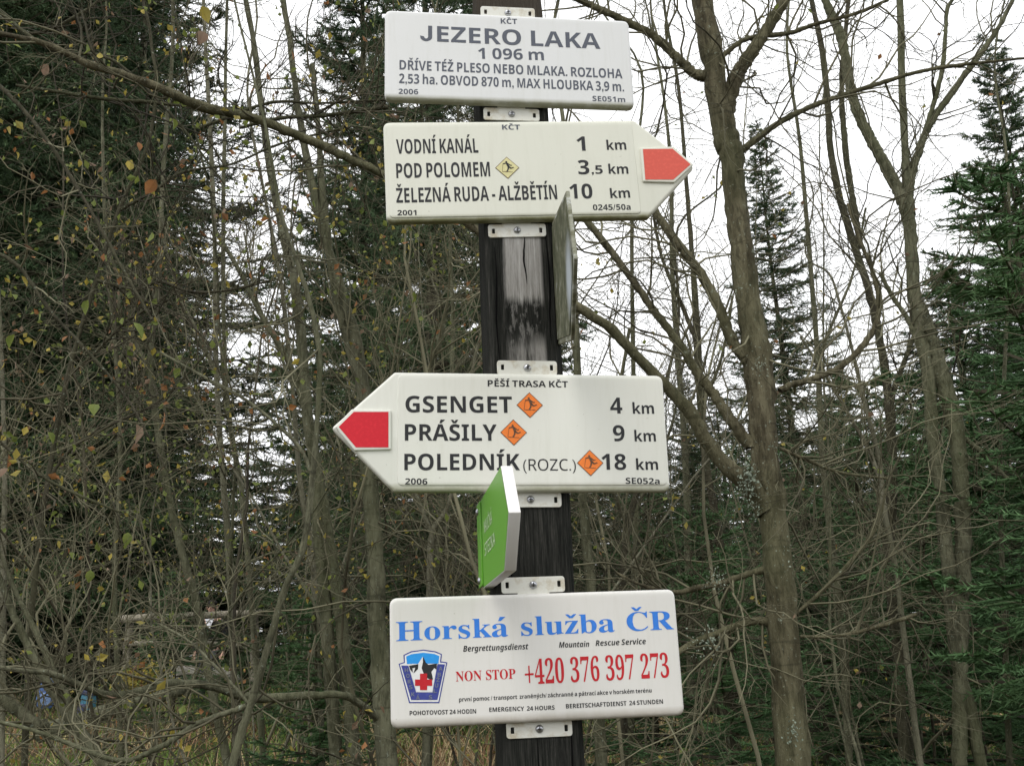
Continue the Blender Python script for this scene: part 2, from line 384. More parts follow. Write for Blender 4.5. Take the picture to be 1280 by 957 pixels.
TEXTS = [
  ('s1', 'KČT', 'B', -0.0109, 0.052, 0.0112, 0.0523, 0.0079, 'grey'),
  ('s1', 'JEZERO LAKA', 'B', -0.1186, 0.0204, 0.1227, 0.0193, 0.0234, 'grey'),
  ('s1', '1 096 m', 'B', -0.042, -0.0031, 0.0455, -0.0015, 0.0163, 'grey'),
  ('s1', 'DŘÍVE TÉŽ PLESO NEBO MLAKA. ROZLOHA', 'B', -0.1455, -0.0239, 0.1503, -0.0246, 0.0141, 'grey'),
  ('s1', '2,53 ha. OBVOD 870 m, MAX HLOUBKA 3,9 m.', 'B', -0.1461, -0.044, 0.1512, -0.0443, 0.014, 'grey'),
  ('s1', '2006', 'B', -0.1468, -0.0598, -0.1214, -0.0595, 0.0075, 'grey'),
  ('s1', 'SE051m', 'B', 0.1078, -0.0602, 0.1519, -0.0604, 0.0077, 'grey'),
  ('s2', 'KČT', 'B', -0.0115, 0.056, 0.0119, 0.0558, 0.0071, 'grey'),
  ('s2', 'VODNÍ KANÁL', 'B', -0.1486, 0.023, -0.0439, 0.0232, 0.0204, 'black'),
  ('s2', 'POD POLOMEM', 'B', -0.1497, -0.0112, -0.0307, -0.0105, 0.0205, 'black'),
  ('s2', 'ŽELEZNÁ RUDA - ALŽBĚTÍN', 'B', -0.1509, -0.0453, 0.0533, -0.0439, 0.0202, 'black'),
  ('s2', '2001', 'B', -0.1502, -0.0625, -0.1265, -0.0626, 0.007, 'black'),
  ('s2', '1', 'B', 0.0844, 0.0245, 0.0955, 0.0244, 0.0205, 'black'),
  ('s2', 'km', 'B', 0.1236, 0.0252, 0.1494, 0.0252, 0.0138, 'black'),
  ('s2', '3', 'B', 0.0833, -0.0092, 0.0977, -0.0095, 0.0202, 'black'),
  ('s2', ',5', 'B', 0.1007, -0.0088, 0.1152, -0.009, 0.0121, 'black'),
  ('s2', 'km', 'B', 0.1229, -0.0091, 0.1488, -0.0095, 0.0136, 'black'),
  ('s2', '10', 'B', 0.0696, -0.0434, 0.0991, -0.0436, 0.0206, 'black'),
  ('s2', 'km', 'B', 0.1221, -0.0436, 0.1479, -0.0433, 0.0134, 'black'),
  ('s2', '0245/50a', 'B', 0.098, -0.0601, 0.1469, -0.0603, 0.0079, 'black'),
  ('s3', 'PĚŠÍ TRASA KČT', 'B', -0.0528, 0.0534, 0.0447, 0.0531, 0.0079, 'black'),
  ('s3', 'GSENGET', 'M', -0.1508, 0.0205, -0.0241, 0.0209, 0.0201, 'black'),
  ('s3', 'PRÁŠILY', 'M', -0.1514, -0.0136, -0.0431, -0.0134, 0.0198, 'black'),
  ('s3', 'POLEDNÍK', 'M', -0.1519, -0.0489, -0.0166, -0.0487, 0.0195, 'black'),
  ('s3', '(ROZC.)', 'R', -0.0126, -0.0491, 0.0503, -0.049, 0.0138, 'black'),
  ('s3', '4', 'B', 0.0956, 0.0211, 0.1104, 0.0212, 0.0199, 'black'),
  ('s3', 'km', 'M', 0.1232, 0.0209, 0.1496, 0.0211, 0.0138, 'black'),
  ('s3', '9', 'B', 0.0973, -0.0131, 0.1114, -0.0131, 0.0196, 'black'),
  ('s3', 'km', 'M', 0.1234, -0.0134, 0.1496, -0.0133, 0.0135, 'black'),
  ('s3', '18', 'B', 0.0815, -0.0479, 0.1112, -0.0482, 0.0192, 'black'),
  ('s3', 'km', 'M', 0.1234, -0.0482, 0.1501, -0.0482, 0.0133, 'black'),
  ('s3', '2006', 'B', -0.1509, -0.0655, -0.1253, -0.0658, 0.0071, 'black'),
  ('s3', 'SE052a', 'B', 0.1095, -0.0649, 0.1508, -0.0656, 0.0073, 'black'),
  ('s4', 'Horská služba ČR', 'S', -0.1574, 0.021, 0.1596, 0.023, 0.0207, 'blue'),
  ('s4', 'Bergrettungsdienst', 'I', -0.0833, 0.0069, -0.0097, 0.0069, 0.0063, 'black'),
  ('s4', 'Mountain', 'I', 0.025, 0.0072, 0.0597, 0.007, 0.0062, 'black'),
  ('s4', 'Rescue Service', 'I', 0.067, 0.0076, 0.1255, 0.0076, 0.0062, 'black'),
  ('s4', 'NON STOP', 'S', -0.0923, -0.0247, -0.0257, -0.0242, 0.0104, 'red'),
  ('s4', '+420 376 397 273', 'S', -0.0151, -0.0312, 0.1499, -0.0299, 0.0258, 'red'),
  ('s4', 'první pomoc / transport  zraněných/ záchranné a pátrací akce v horském terénu', 'B', -0.0894, -0.0463, 0.1277, -0.0454, 0.0044, 'black'),
  ('s4', 'POHOTOVOST 24 HODIN', 'B', -0.1438, -0.0583, -0.071, -0.0594, 0.0046, 'black'),
  ('s4', 'EMERGENCY  24 HOURS', 'B', -0.0564, -0.0585, 0.0164, -0.0593, 0.0046, 'black'),
  ('s4', 'BEREITSCHAFTDIENST  24 STUNDEN', 'B', 0.0293, -0.0586, 0.1399, -0.058, 0.0047, 'black'),
]
PAD2 = [(0.1706, 0.0246), (0.2102, 0.0247), (0.2317, 0.0018), (0.2064, -0.0197), (0.1695, -0.0191)]
PAD3 = [(-0.1707, 0.0204), (-0.1704, -0.0223), (-0.2078, -0.0224), (-0.2281, 0.0019), (-0.2109, 0.0201)]
EMBLEM = [
  ('outline', [(-0.1551, -0.0035), (-0.1492, -0.0019), (-0.1497, 0.0058), (-0.141, 0.0095), (-0.1276, 0.0108), (-0.1142, 0.0085), (-0.1071, 0.0052), (-0.1081, -0.0027), (-0.1013, -0.0039), (-0.1113, -0.0469), (-0.1442, -0.0455)]),
  ('white', [(-0.1537, -0.0043), (-0.1481, -0.0028), (-0.1483, 0.0051), (-0.1406, 0.0082), (-0.1276, 0.0095), (-0.1147, 0.0072), (-0.1084, 0.0045), (-0.1096, -0.0038), (-0.1027, -0.0049), (-0.1122, -0.0456), (-0.1431, -0.0443)]),
  ('sky', [(-0.1467, 0.0041), (-0.1406, 0.0064), (-0.1277, 0.0074), (-0.1156, 0.0057), (-0.1099, 0.0031), (-0.1112, -0.0049), (-0.1459, -0.004)]),
  ('navy', [(-0.1523, -0.0054), (-0.1445, -0.0058), (-0.1363, -0.0346), (-0.1184, -0.0354), (-0.1122, -0.0053), (-0.104, -0.006), (-0.1132, -0.0434), (-0.1419, -0.0423)]),
  ('snow', [(-0.1441, -0.0059), (-0.1399, -0.004), (-0.1339, -0.0047), (-0.1282, 0.0034), (-0.1251, -0.0032), (-0.1224, -0.0058), (-0.1126, -0.0055), (-0.1186, -0.0348), (-0.1358, -0.0341)]),
  ('rock', [(-0.1282, 0.0034), (-0.1251, -0.0032), (-0.1224, -0.0058), (-0.1129, -0.0048), (-0.1134, -0.0111), (-0.116, -0.0096), (-0.1192, -0.0135), (-0.1176, -0.0212), (-0.1186, -0.0229), (-0.1236, -0.0201), (-0.1276, -0.0154), (-0.1298, -0.0091), (-0.1283, -0.0029)]),
  ('rock', [(-0.1438, -0.0059), (-0.1334, -0.0047), (-0.134, -0.0098), (-0.1389, -0.0143), (-0.1367, -0.0081), (-0.14, -0.0087), (-0.1396, -0.0136), (-0.1425, -0.0099)]),
  ('cross', [(-0.1318, -0.0148), (-0.1239, -0.0151), (-0.1241, -0.0214), (-0.1186, -0.0216), (-0.1187, -0.0283), (-0.1242, -0.028), (-0.1243, -0.0326), (-0.1321, -0.0323), (-0.132, -0.0277), (-0.1375, -0.0275), (-0.1374, -0.0208), (-0.1319, -0.0211)]),
]
ELET = [('H', -0.1466, -0.0104), ('O', -0.1451, -0.0165), ('R', -0.1436, -0.0228), ('S', -0.1421, -0.0286), ('K', -0.1399, -0.0363), ('Á', -0.1345, -0.0398), ('S', -0.1208, -0.0402), ('L', -0.1156, -0.0337), ('U', -0.1138, -0.028), ('Ž', -0.1121, -0.0223), ('B', -0.1106, -0.0166), ('A', -0.1088, -0.0104)]


SIGNS = {'s1': (.0154, 2.4156, 7.26, -.59, .3293, .1326), 's2': (.0136, 2.2529, 6.11, 1.35, .3283, .1388),
         's3': (.0221, 1.9083, 7.72, -.88, .3275, .1409), 's4': (.0157, 1.6487, 7.34, .12, .3285, .1366)}
TH = .013
BM_ = {'s1': board_mat('board_bluish_white', (.69, .70, .695), h=.0663), 's2': board_mat('board_cream', (.67, .675, .585), amt=1.0, h=.0694),
       's3': board_mat('board_ivory', (.70, .705, .64), h=.0705, amt=.7), 's4': board_mat('board_warm_white', (.70, .69, .655), (.30, .26, .20), .6, .0683)}
SLAB = {'s1': ('bluish white rectangular sign reading JEZERO LAKA 1 096 m, topmost on the post', 'sign'),
        's2': ('cream arrow sign pointing right with faded red tip, lists VODNÍ KANÁL and POD POLOMEM', 'arrow sign'),
        's3': ('ivory arrow sign pointing left with bright red tip, lists GSENGET, PRÁŠILY and POLEDNÍK', 'arrow sign'),
        's4': ('white mountain rescue sign reading Horská služba ČR in blue, lowest on the post', 'sign')}
def sign_frame(x, z, yaw, roll, Y=1.25):
    y_, r_ = math.radians(yaw), math.radians(roll)
    h_ = Vector((math.cos(y_), math.sin(y_), 0)); n_v = Vector((math.sin(y_), -math.cos(y_), 0)); v_ = Vector((0, 0, 1))
    U = h_ * math.cos(r_) + v_ * math.sin(r_); V = -h_ * math.sin(r_) + v_ * math.cos(r_)
    return Matrix(((U.x, V.x, n_v.x, x), (U.y, V.y, n_v.y, Y), (U.z, V.z, n_v.z, z), (0, 0, 0, 1)))
def screw(parent, x, y, z, r=.0046):
    """domed head with a cross recess"""
    P = []; F = []; rings = 5; seg = 14
    for i in range(rings):
        a = i / (rings - 1) * math.pi / 2; rr = r * math.cos(a * .93); zz = r * .62 * math.sin(a) + .0004
        for k in range(seg): P.append((x + rr * math.cos(k * 2 * math.pi / seg), y + rr * math.sin(k * 2 * math.pi / seg), z + zz))
    for i in range(rings - 1):
        for k in range(seg): F.append((i * seg + k, i * seg + (k + 1) % seg, (i + 1) * seg + (k + 1) % seg, (i + 1) * seg + k))
    F.append(tuple((rings - 1) * seg + k for k in range(seg)))
    # washer ring
    me = bpy.data.meshes.new('screw'); me.from_pydata(P, [], F); me.shade_smooth()
    s = link_local('screw', me, M['steel'], parent)
    q = r * .50; t = r * .13; zt = z + r * .62 + .0006
    flat('cross_recess', [[(x - q, y - t), (x + q, y - t), (x + q, y + t), (x - q, y + t)], [(x - t, y - q), (x + t, y - q), (x + t, y + q), (x - t, y + q)]], zt, M['hole'], parent)
    return s
def bracket(parent, edge, sgn, dx=0.0, y_extra=0.0):
    """white tab plate behind the board; edge = half height of the board, sgn +1 top / -1 bottom"""
    e0, e1 = edge + .0018 + y_extra, edge + .0200 + y_extra; hw, nk = .0370, .0185
    pts = [(-nk, edge - .03), (nk, edge - .03), (nk, e0), (hw, e0), (hw, e1), (-hw, e1), (-hw, e0), (-nk, e0)]
    rr = [0, 0, 0, .004, .004, .004, .004, 0]
    out = [(x + dx, y * sgn) for x, y in round_poly(pts, rr, 4)]
    yc = (e0 + e1) / 2 + .0004
    holes = []
    for sx in (-.0302, .0302):
        holes.append([(x + dx, y * sgn) for x, y in round_poly([(sx - .0019, yc - .0034), (sx + .0019, yc - .0034), (sx + .0019, yc + .0034), (sx - .0019, yc + .0034)], .0008, 2)])
    me = outline_mesh('bracket', [out] + holes, .0022, .0006, -TH - .0004, 1)
    b = link_local('bracket', me, M['bracket'], parent)
    screw(b, dx, sgn * (yc - .0005), -TH + .0018)
    return b
roots = {}
prepare_glyphs([(t[1], t[2]) for t in TEXTS] + [('HORSKÁSLUŽBA', 'B'), ('NAUČNÁ STEZKA', 'R')])
for k, (x, z, yaw, roll, w_, h_) in SIGNS.items():
    r = empty('direction_sign' if k in ('s2', 's3') else 'information_sign', label=SLAB[k][0], cat=SLAB[k][1], group='white signs screwed to the dark post')
    r.matrix_world = sign_frame(x, z, yaw, roll); roots[k] = r
    a, b = w_ / 2, h_ / 2; bl = b + {'s1': .0012, 's2': .0012, 's3': .0034, 's4': .0034}[k]
    if k in ('s1', 's4'): pts = round_poly([(-a, -bl), (a, -bl), (a, b), (-a, b)], .0095, 7)
    elif k == 's2': pts = round_poly([(-a, -bl), (a + .005, -bl), (.2375, 0), (a, b), (-a, b)], [.0095, .004, .004, .004, .0095], 6)
    else: pts = round_poly([(-a, -bl), (-.2365, .0015), (-a, b), (a, b), (a, -bl)][::-1], [.0095, .0095, .004, .004, .004], 6)
    bev = .0045 if k in ('s1', 's4') else .0038
    bo = link_local('board', outline_mesh('board', [pts], TH, bev, -TH, 4), BM_[k], r); bo.data.shade_smooth()
    if k in ('s2', 's3'):            # slightly raised rectangular face, the arrow's sloping cheeks lie lower
        s_ = 1 if k == 's2' else -1; q = a - .004
        pl_ = round_poly([(-q, -b + .0036), (q, -b + .0036), (q, b - .0036), (-q, b - .0036)], .006, 4)
        pan = link_local('raised_face', outline_mesh('raised_face', [pl_], .0022, .0010, -.0012, 2), BM_[k], r); pan.data.shade_smooth()
        PD = PAD2 if k == 's2' else PAD3
        cx_, cy_ = sum(p[0] for p in PD) / 5, sum(p[1] for p in PD) / 5
        big = []
        for px_, py_ in PD: 
            d_ = Vector((px_ - cx_, py_ - cy_)); big.append((px_ + d_.normalized().x * .0042, py_ + d_.normalized().y * .0042))
        if k == 's3': big = big[::-1]
        pad = link_local('arrow_pad', outline_mesh('arrow_pad', [round_poly(big, .002, 3)], .0042, .0014, -.0012, 2), BM_[k], r); pad.data.shade_smooth()
        flat('red_marker', [PD], .0034, M['red_faded' if k == 's2' else 'red_bright'], r)
    if k != 's2': bracket(r, b, 1, .0006 if k != 's3' else -.0025)
    bracket(r, b, -1, {'s1': .0011, 's2': .0004, 's3': -.0033, 's4': 0}[k])
for (k, txt, st, u0, v0, u1, v1, h_, col) in TEXTS:
    lettering(txt, st, (u0, v0), (u1, v1), h_, col, .0013 if k in ('s2', 's3') else .0003, roots[k], 'the words ' + txt.strip(' ,') if len(txt) > 3 else None)
# skier badges: a diamond with a thin border and a skier
def badge(k, cx, cy, s, fill, figc):
    z = .0014
    g_ = flat('skier_badge', [[(cx + s, cy), (cx, cy + s), (cx - s, cy), (cx, cy - s)]], z, INK['brown'], roots[k])
    s2 = s * .93; flat('badge_field', [[(cx + s2, cy), (cx, cy + s2), (cx - s2, cy), (cx, cy - s2)]], z + .0003, INK[fill], g_)
    def T(p): return [(cx + x * s, cy + y * s) for x, y in p]
    def line(x0, y0, x1, y1, t):
        d = Vector((x1 - x0, y1 - y0)).normalized(); n_v = Vector((-d.y, d.x)) * t
        return [(x0 - n_v.x, y0 - n_v.y), (x1 - n_v.x, y1 - n_v.y), (x1 + n_v.x, y1 + n_v.y), (x0 + n_v.x, y0 + n_v.y)]
    head = [(-.06 + .075 * math.cos(a), .52 + .075 * math.sin(a)) for a in np.linspace(0, 2 * math.pi, 10)[:-1]]
    fig = [head, [(-.12, .44), (.02, .46), (.20, .12), (.14, 0), (.02, .06)], line(-.10, .40, -.34, .34, .045), line(.02, .40, .30, .18, .04), line(.30, .18, .40, .22, .035),
           line(.10, .08, .06, -.16, .06), line(.06, -.16, -.06, -.36, .05), line(.14, .08, .30, -.08, .06), line(.30, -.08, .52, .02, .04)]
    flat('skier_figure', [T(q) for q in fig], z + .0006, INK[figc], g_)
    flat('skis', [T(q) for q in [line(-.42, -.36, .42, -.40, .018), line(-.34, .32, -.44, -.34, .014), line(.34, -.02, .55, .0, .02)]], z + .0006, INK['brown'], g_)
badge('s2', -.0083, .0012, .0156, 'cream', 'black')
for cx, cy in [(-.0027, .0306), (-.023, -.0032), (.0677, -.0399)]: badge('s3', cx, cy, .0160, 'orange', 'brown')
# rescue emblem
em = None; zz = .0003
for nm, pl_ in EMBLEM:
    c_ = {'outline': 'navy', 'white': 'white', 'sky': 'sky', 'navy': 'navy', 'snow': 'white', 'rock': 'black', 'cross': 'red'}[nm]
    n2 = {'outline': 'rescue_emblem', 'white': 'emblem_border', 'sky': 'emblem_sky', 'navy': 'emblem_band', 'snow': 'emblem_snow', 'rock': 'emblem_rock', 'cross': 'red_cross'}[nm]
    o = flat(n2, [pl_], zz, INK[c_], em if em else roots['s4']); zz += .00014
    if em is None: em = o
polys = []
for i, (c, x, y) in enumerate(ELET):
    a = math.radians([-72] * 5 + [0] * 2 + [74] * 5)[i] if 0 else math.radians(([-72] * 5 + [0] * 2 + [74] * 5)[i]) * 0
    polys += [[tuple(v) for v in q] for q in lay_text(c, 'B', (x - .0019, y - .0022), (x + .0019, y - .0022), .0042)]
flat('emblem_lettering', polys, zz, INK['letter'], em)

# ------------------------------------------------------------------ the post
YAW = math.radians(7.3); HH = Vector((math.cos(YAW), math.sin(YAW), 0)); NN = Vector((math.sin(YAW), -math.cos(YAW), 0)); PC = Vector((.0128, 1.309, 0)); PG = Vector((.016, 1.309, 0))
pm = mat('weathered_post', (.03, .027, .025), .85, .08)
v1 = coords(pm, (60, 60, 1.6)); gr_a = noise(pm, v1, 2.2, 6, .75); gr_b = noise(pm, coords(pm, (1, 1, .045)), 620, 4, .8)
_m = N(pm, 'ShaderNodeMix', data_type='FLOAT'); _m.inputs['Factor'].default_value = .5; Lk(pm, gr_a, _m.inputs['A']); Lk(pm, gr_b, _m.inputs['B']); gr = _m.outputs['Result']
v2 = coords(pm, (22, 22, 2.5)); gr2 = noise(pm, v2, 1.5, 5, .7)
tex = N(pm, 'ShaderNodeTexCoord'); sx = N(pm, 'ShaderNodeSeparateXYZ'); Lk(pm, tex.outputs['Object'], sx.inputs[0])
def band(val, lo, hi, soft, wob=0.0):
    a = N(pm, 'ShaderNodeMath', operation='ADD'); Lk(pm, val, a.inputs[0])
    w1 = N(pm, 'ShaderNodeMath', operation='MULTIPLY_ADD'); Lk(pm, gr, w1.inputs[0]); w1.inputs[1].default_value = wob; w1.inputs[2].default_value = -wob / 2
    Lk(pm, w1.outputs[0], a.inputs[1])
    r1 = N(pm, 'ShaderNodeMapRange'); Lk(pm, a.outputs[0], r1.inputs['Value']); r1.inputs['From Min'].default_value = lo - soft; r1.inputs['From Max'].default_value = lo + soft
    r2 = N(pm, 'ShaderNodeMapRange'); Lk(pm, a.outputs[0], r2.inputs['Value']); r2.inputs['From Min'].default_value = hi - soft; r2.inputs['From Max'].default_value = hi + soft; r2.inputs['To Min'].default_value = 1; r2.inputs['To Max'].default_value = 0
    mu = N(pm, 'ShaderNodeMath', operation='MULTIPLY'); Lk(pm, r1.outputs[0], mu.inputs[0]); Lk(pm, r2.outputs[0], mu.inputs[1]); return mu.outputs[0]
def mul(a, b):
    mu = N(pm, 'ShaderNodeMath', operation='MULTIPLY'); Lk(pm, a, mu.inputs[0])
    if hasattr(b, 'is_linked'): Lk(pm, b, mu.inputs[1])
    else: mu.inputs[1].default_value = b
    return mu.outputs[0]
dark = ramp(pm, gr, [(.34, (.007, .008, .007)), (.46, (.017, .018, .016)), (.56, (.036, .036, .032)), (.66, (.10, .097, .085))])
pale = ramp(pm, gr, [(.32, (.10, .095, .08)), (.42, (.25, .24, .22)), (.50, (.33, .32, .30)), (.62, (.43, .42, .40))])
xb = band(sx.outputs['X'], -.0222, .0250, .0022, .007)
zt = band(sx.outputs['Z'], 2.078, 2.20, .006, .05); zb = band(sx.outputs['Z'], 1.94, 2.026, .010, .07)
streak = ramp(pm, gr2, [(.44, g3(.05)), (.56, g3(.85))])
front = ramp(pm, sx.outputs['Y'], [(.0, g3(1)), (.001, g3(0))])
mk_ = N(pm, 'ShaderNodeMath', operation='MAXIMUM'); Lk(pm, zt, mk_.inputs[0]); Lk(pm, mul(zb, streak), mk_.inputs[1])
zm = mul(band(sx.outputs['Z'], 2.0, 2.09, .01, .03), ramp(pm, noise(pm, coords(pm, (30, 30, 9)), 5, 4, .7), [(.50, g3(0)), (.60, g3(.42))])); mk2 = N(pm, 'ShaderNodeMath', operation='MAXIMUM'); Lk(pm, mk_.outputs[0], mk2.inputs[0]); Lk(pm, zm, mk2.inputs[1]); mk_ = mk2
colr = mixc(pm, mul(mul(mk_.outputs[0], xb), front), dark, pale)
topf = band(sx.outputs['Z'], 2.46, 3.2, .01, .02); zm = mul(band(sx.outputs['Z'], 2.0, 2.09, .01, .03), ramp(pm, noise(pm, coords(pm, (30, 30, 9)), 5, 4, .7), [(.50, g3(0)), (.60, g3(.42))])); mk2 = N(pm, 'ShaderNodeMath', operation='MAXIMUM'); Lk(pm, mk_.outputs[0], mk2.inputs[0]); Lk(pm, zm, mk2.inputs[1]); mk_ = mk2
colr = mixc(pm, mul(topf, .3), colr, (.13, .105, .08))
Lk(pm, colr, pb(pm).inputs['Base Color']); bump(pm, gr, .8, .003); pb(pm).inputs['Specular IOR Level'].default_value = .03; pb(pm).inputs['Roughness'].default_value = 1.0
hw = .0455; ch = .007; sec = [(-hw + ch, -hw), (hw - ch, -hw), (hw, -hw + ch), (hw, hw - ch), (hw - ch, hw), (-hw + ch, hw), (-hw, hw - ch), (-hw, -hw + ch)]
zs = list(np.linspace(-.4, 2.60, 31)); rg = random.Random(3); V = []; F = []
for i, z_ in enumerate(zs):
    f_ = 1.0 if i < 30 else .9
    for x_, y_ in sec: V.append((x_ * f_ + rg.uniform(-.0007, .0007), y_ * f_ + rg.uniform(-.0004, .0004), z_))
for i in range(len(zs) - 1):
    for k in range(8): F.append((i * 8 + k, i * 8 + (k + 1) % 8, (i + 1) * 8 + (k + 1) % 8, (i + 1) * 8 + k))
F.append(tuple(range((len(zs) - 1) * 8, len(zs) * 8)))
me = bpy.data.meshes.new('post'); me.from_pydata(V, [], F)
ck = []
post = link_local('sign_post', me, pm, None); post.location = PC; post.rotation_euler = (0, 0, YAW)
tag(post, 'dark stained square wooden post with a pale weathered patch, carrying all the signs', 'post')

for (cx0, za, zb_) in [(-.030, 1.62, 1.80), (.033, 2.02, 2.17), (-.006, 1.40, 1.56), (.012, 1.66, 1.74), (-.034, 2.0, 2.15), (.030, 1.42, 1.60), (.004, 2.10, 2.17)]:
    n_ = 14; L_, R_ = [], []
    for q in range(n_ + 1):
        t = q / n_; x_ = cx0 + .0012 * math.sin(t * 7 + cx0 * 300) + rg.uniform(-.0003, .0003); wd = .0009 * math.sin(math.pi * t) + .00015; L_.append((x_ - wd, za + (zb_ - za) * t)); R_.append((x_ + wd, za + (zb_ - za) * t))
    ck.append(L_ + R_[::-1])
cv = []; cf = []
for pl_ in ck:
    b0 = len(cv); cv += [(x_, -hw - .0012, z_) for x_, z_ in pl_]; n_ = len(pl_) // 2
    for q in range(n_ - 1): cf.append((b0 + q, b0 + len(pl_) - 1 - q, b0 + len(pl_) - 2 - q, b0 + q + 1))
me = bpy.data.meshes.new('drying_crack'); me.from_pydata(cv, [], cf); link_local('drying_crack', me, mat('crack_dark', (.006, .006, .006), 1, 0), post)['kind'] = 'stuff'

# ------------------------------------------------------------------ the two signs set edge-on
def side_frame(p, dirv, normal, tilt=0):
    """local x towards the viewer along dirv, local z = visible face normal"""
    X = Vector(dirv).normalized(); Z = Vector(normal).normalized(); Y = Z.cross(X).normalized(); Z = X.cross(Y)
    m4 = Matrix(((X.x, Y.x, Z.x, p[0]), (X.y, Y.y, Z.y, p[1]), (X.z, Y.z, Z.z, p[2]), (0, 0, 0, 1)))
    return m4
def flat_local_fix(m4): return m4
gface = leafg = None
M['green'] = mat('green_enamel', (.14, .38, .04), .4, .4)
M['green_pale'] = mat('edge_white', (.74, .73, .71), .55)
M['moss'] = mat('mossy_white_plastic', (.3, .3, .25), .8)
n1 = noise(M['moss'], coords(M['moss'], (6, 14, 6)), 3, 6, .7)
Lk(M['moss'], ramp(M['moss'], n1, [(.32, (.055, .058, .03)), (.46, (.13, .13, .08)), (.58, (.26, .265, .21)), (.68, (.55, .57, .57))]), pb(M['moss']).inputs['Base Color']); bump(M['moss'], n1, .6, .003)
M['moss_dark'] = mat('dark_moss', (.1, .1, .06), .9)
n1 = noise(M['moss_dark'], coords(M['moss_dark'], (6, 10, 6)), 4, 6, .7)
Lk(M['moss_dark'], ramp(M['moss_dark'], n1, [(.32, (.035, .04, .018)), (.50, (.08, .085, .045)), (.62, (.17, .17, .12)), (.70, (.36, .39, .42))]), pb(M['moss_dark']).inputs['Base Color'])
md = M['moss_dark']; tq = N(md, 'ShaderNodeTexCoord'); gq = N(md, 'ShaderNodeVectorMath', operation='DISTANCE'); Lk(md, tq.outputs['Object'], gq.inputs[0]); gq.inputs[1].default_value = (.262, -.012, 0)
base_ = pb(md).inputs['Base Color'].links[0].from_socket
Lk(md, mixc(md, ramp(md, gq.outputs['Value'], [(.018, g3(.85)), (.05, g3(0))]), base_, (.42, .46, .50)), pb(md).inputs['Base Color'])
pos = PG + HH * (-.062) + NN * (-.006) + Vector((0, 0, 1.7815))
g = empty('green_arrow_sign', label='green arrow sign with white edge seen end-on, jutting forward below the GSENGET sign', cat='arrow sign')
# face normal points to local -HH ; X towards viewer (NN) ; for right-handedness Y = Z x X
g.matrix_world = side_frame(pos, NN * 1 + Vector((0, 0, -.03)), -HH)
ysgn = (g.matrix_world.to_3x3() @ Vector((0, 1, 0))).z       # +1 if local y is up
L0, T0, H0 = .248, .052, .052
bd = outline_mesh('board', [round_poly([(0.02, -H0), (L0, -H0), (L0 + T0, -.002), (L0, H0), (0.02, H0)], [.002, .002, .001, .002, .002], 2)], .0115, .0004, -.0115, 1)
bo = link_local('board', bd, M['green_pale'], g)
flat('green_face', [[(.0215, -H0 + .0008), (L0 - .0005, -H0 + .0008), (L0 + T0 - .0012, -.002), (L0 - .0005, H0 - .0008), (.0215, H0 - .0008)]], .0003, M['green'], g)
fl = link_local('mounting_flange', outline_mesh('mounting_flange', [round_poly([(-.012, -.050), (.030, -.050), (.030, .050), (-.012, .050)], .003, 2), round_poly([(.003, -.036), (.007, -.036), (.007, .034), (.003, .034)], .001, 2)], .002, .0005, .0004, 1), M['green'], g)
for yy in (-.042, .040): screw(fl, .005, yy, .0024, .0042)
up_ = 1 if ysgn > 0 else -1
for txt, a0, a1, yv in (('NAUČNÁ', .058, .150, .008), ('STEZKA', .058, .175, -.018)):
    P_ = [q for q in lay_text(txt, 'R', (0, 0), (a1 - a0, 0), .014)]
    flat('lettering', [[(a0 + q[0], (yv + q[1])) if up_ > 0 else (a1 - q[0], -(yv + q[1])) for q in pl_] for pl_ in P_], .0007, INK['faint'], g)
# strut that carries the flange on the post's left face
V_, F_ = box_vf((-.004, 0, -.0095), (.022, .06, .016)); link_local('spacer', npmesh('spacer', V_, F_), M['bracket'], g)

mg = empty('mossy_arrow_sign', label='algae-stained arrow sign seen edge-on at the right side of the post, tip towards viewer', cat='arrow sign')
pa = Vector((.0590, 1.285, 2.107)); pb_ = Vector((.0640, 1.050, 2.034))
dv = (pb_ - pa); nv = Vector((-1, 0, 0)) + Vector((0, .05, 0))
mg.matrix_world = side_frame(pa, dv, Vector((-dv.y, dv.x, 0)) * (1 if dv.y > 0 else -1) * 1)
zax = (mg.matrix_world.to_3x3() @ Vector((0, 0, 1)))
Lm = dv.length; Hm = .078
sg = 1 if zax.x < 0 else -1
bd = outline_mesh('board', [round_poly([(0, -Hm), (Lm, -Hm), (Lm + .075, 0), (Lm, Hm), (0, Hm)], [.002, .001, .002, .001, .002], 3)], .0042, .0012, -.0042, 2)
link_local('board', bd, M['moss'], mg)
pl_ = outline_mesh('recessed_back', [[(.008, -Hm + .006), (Lm - .004, -Hm + .006), (Lm + .066, -.001), (Lm - .004, Hm - .006), (.008, Hm - .006)]], .0012, .0004, -.0002, 1)
link_local('recessed_back', pl_, M['moss_dark'], mg)
b_ = outline_mesh('bracket', [round_poly([(-.030, -.03), (.02, -.03), (.02, .03), (-.030, .03)], .003, 2)], .002, .0005, -.0066, 1)
link_local('bracket', b_, M['bracket'], mg)
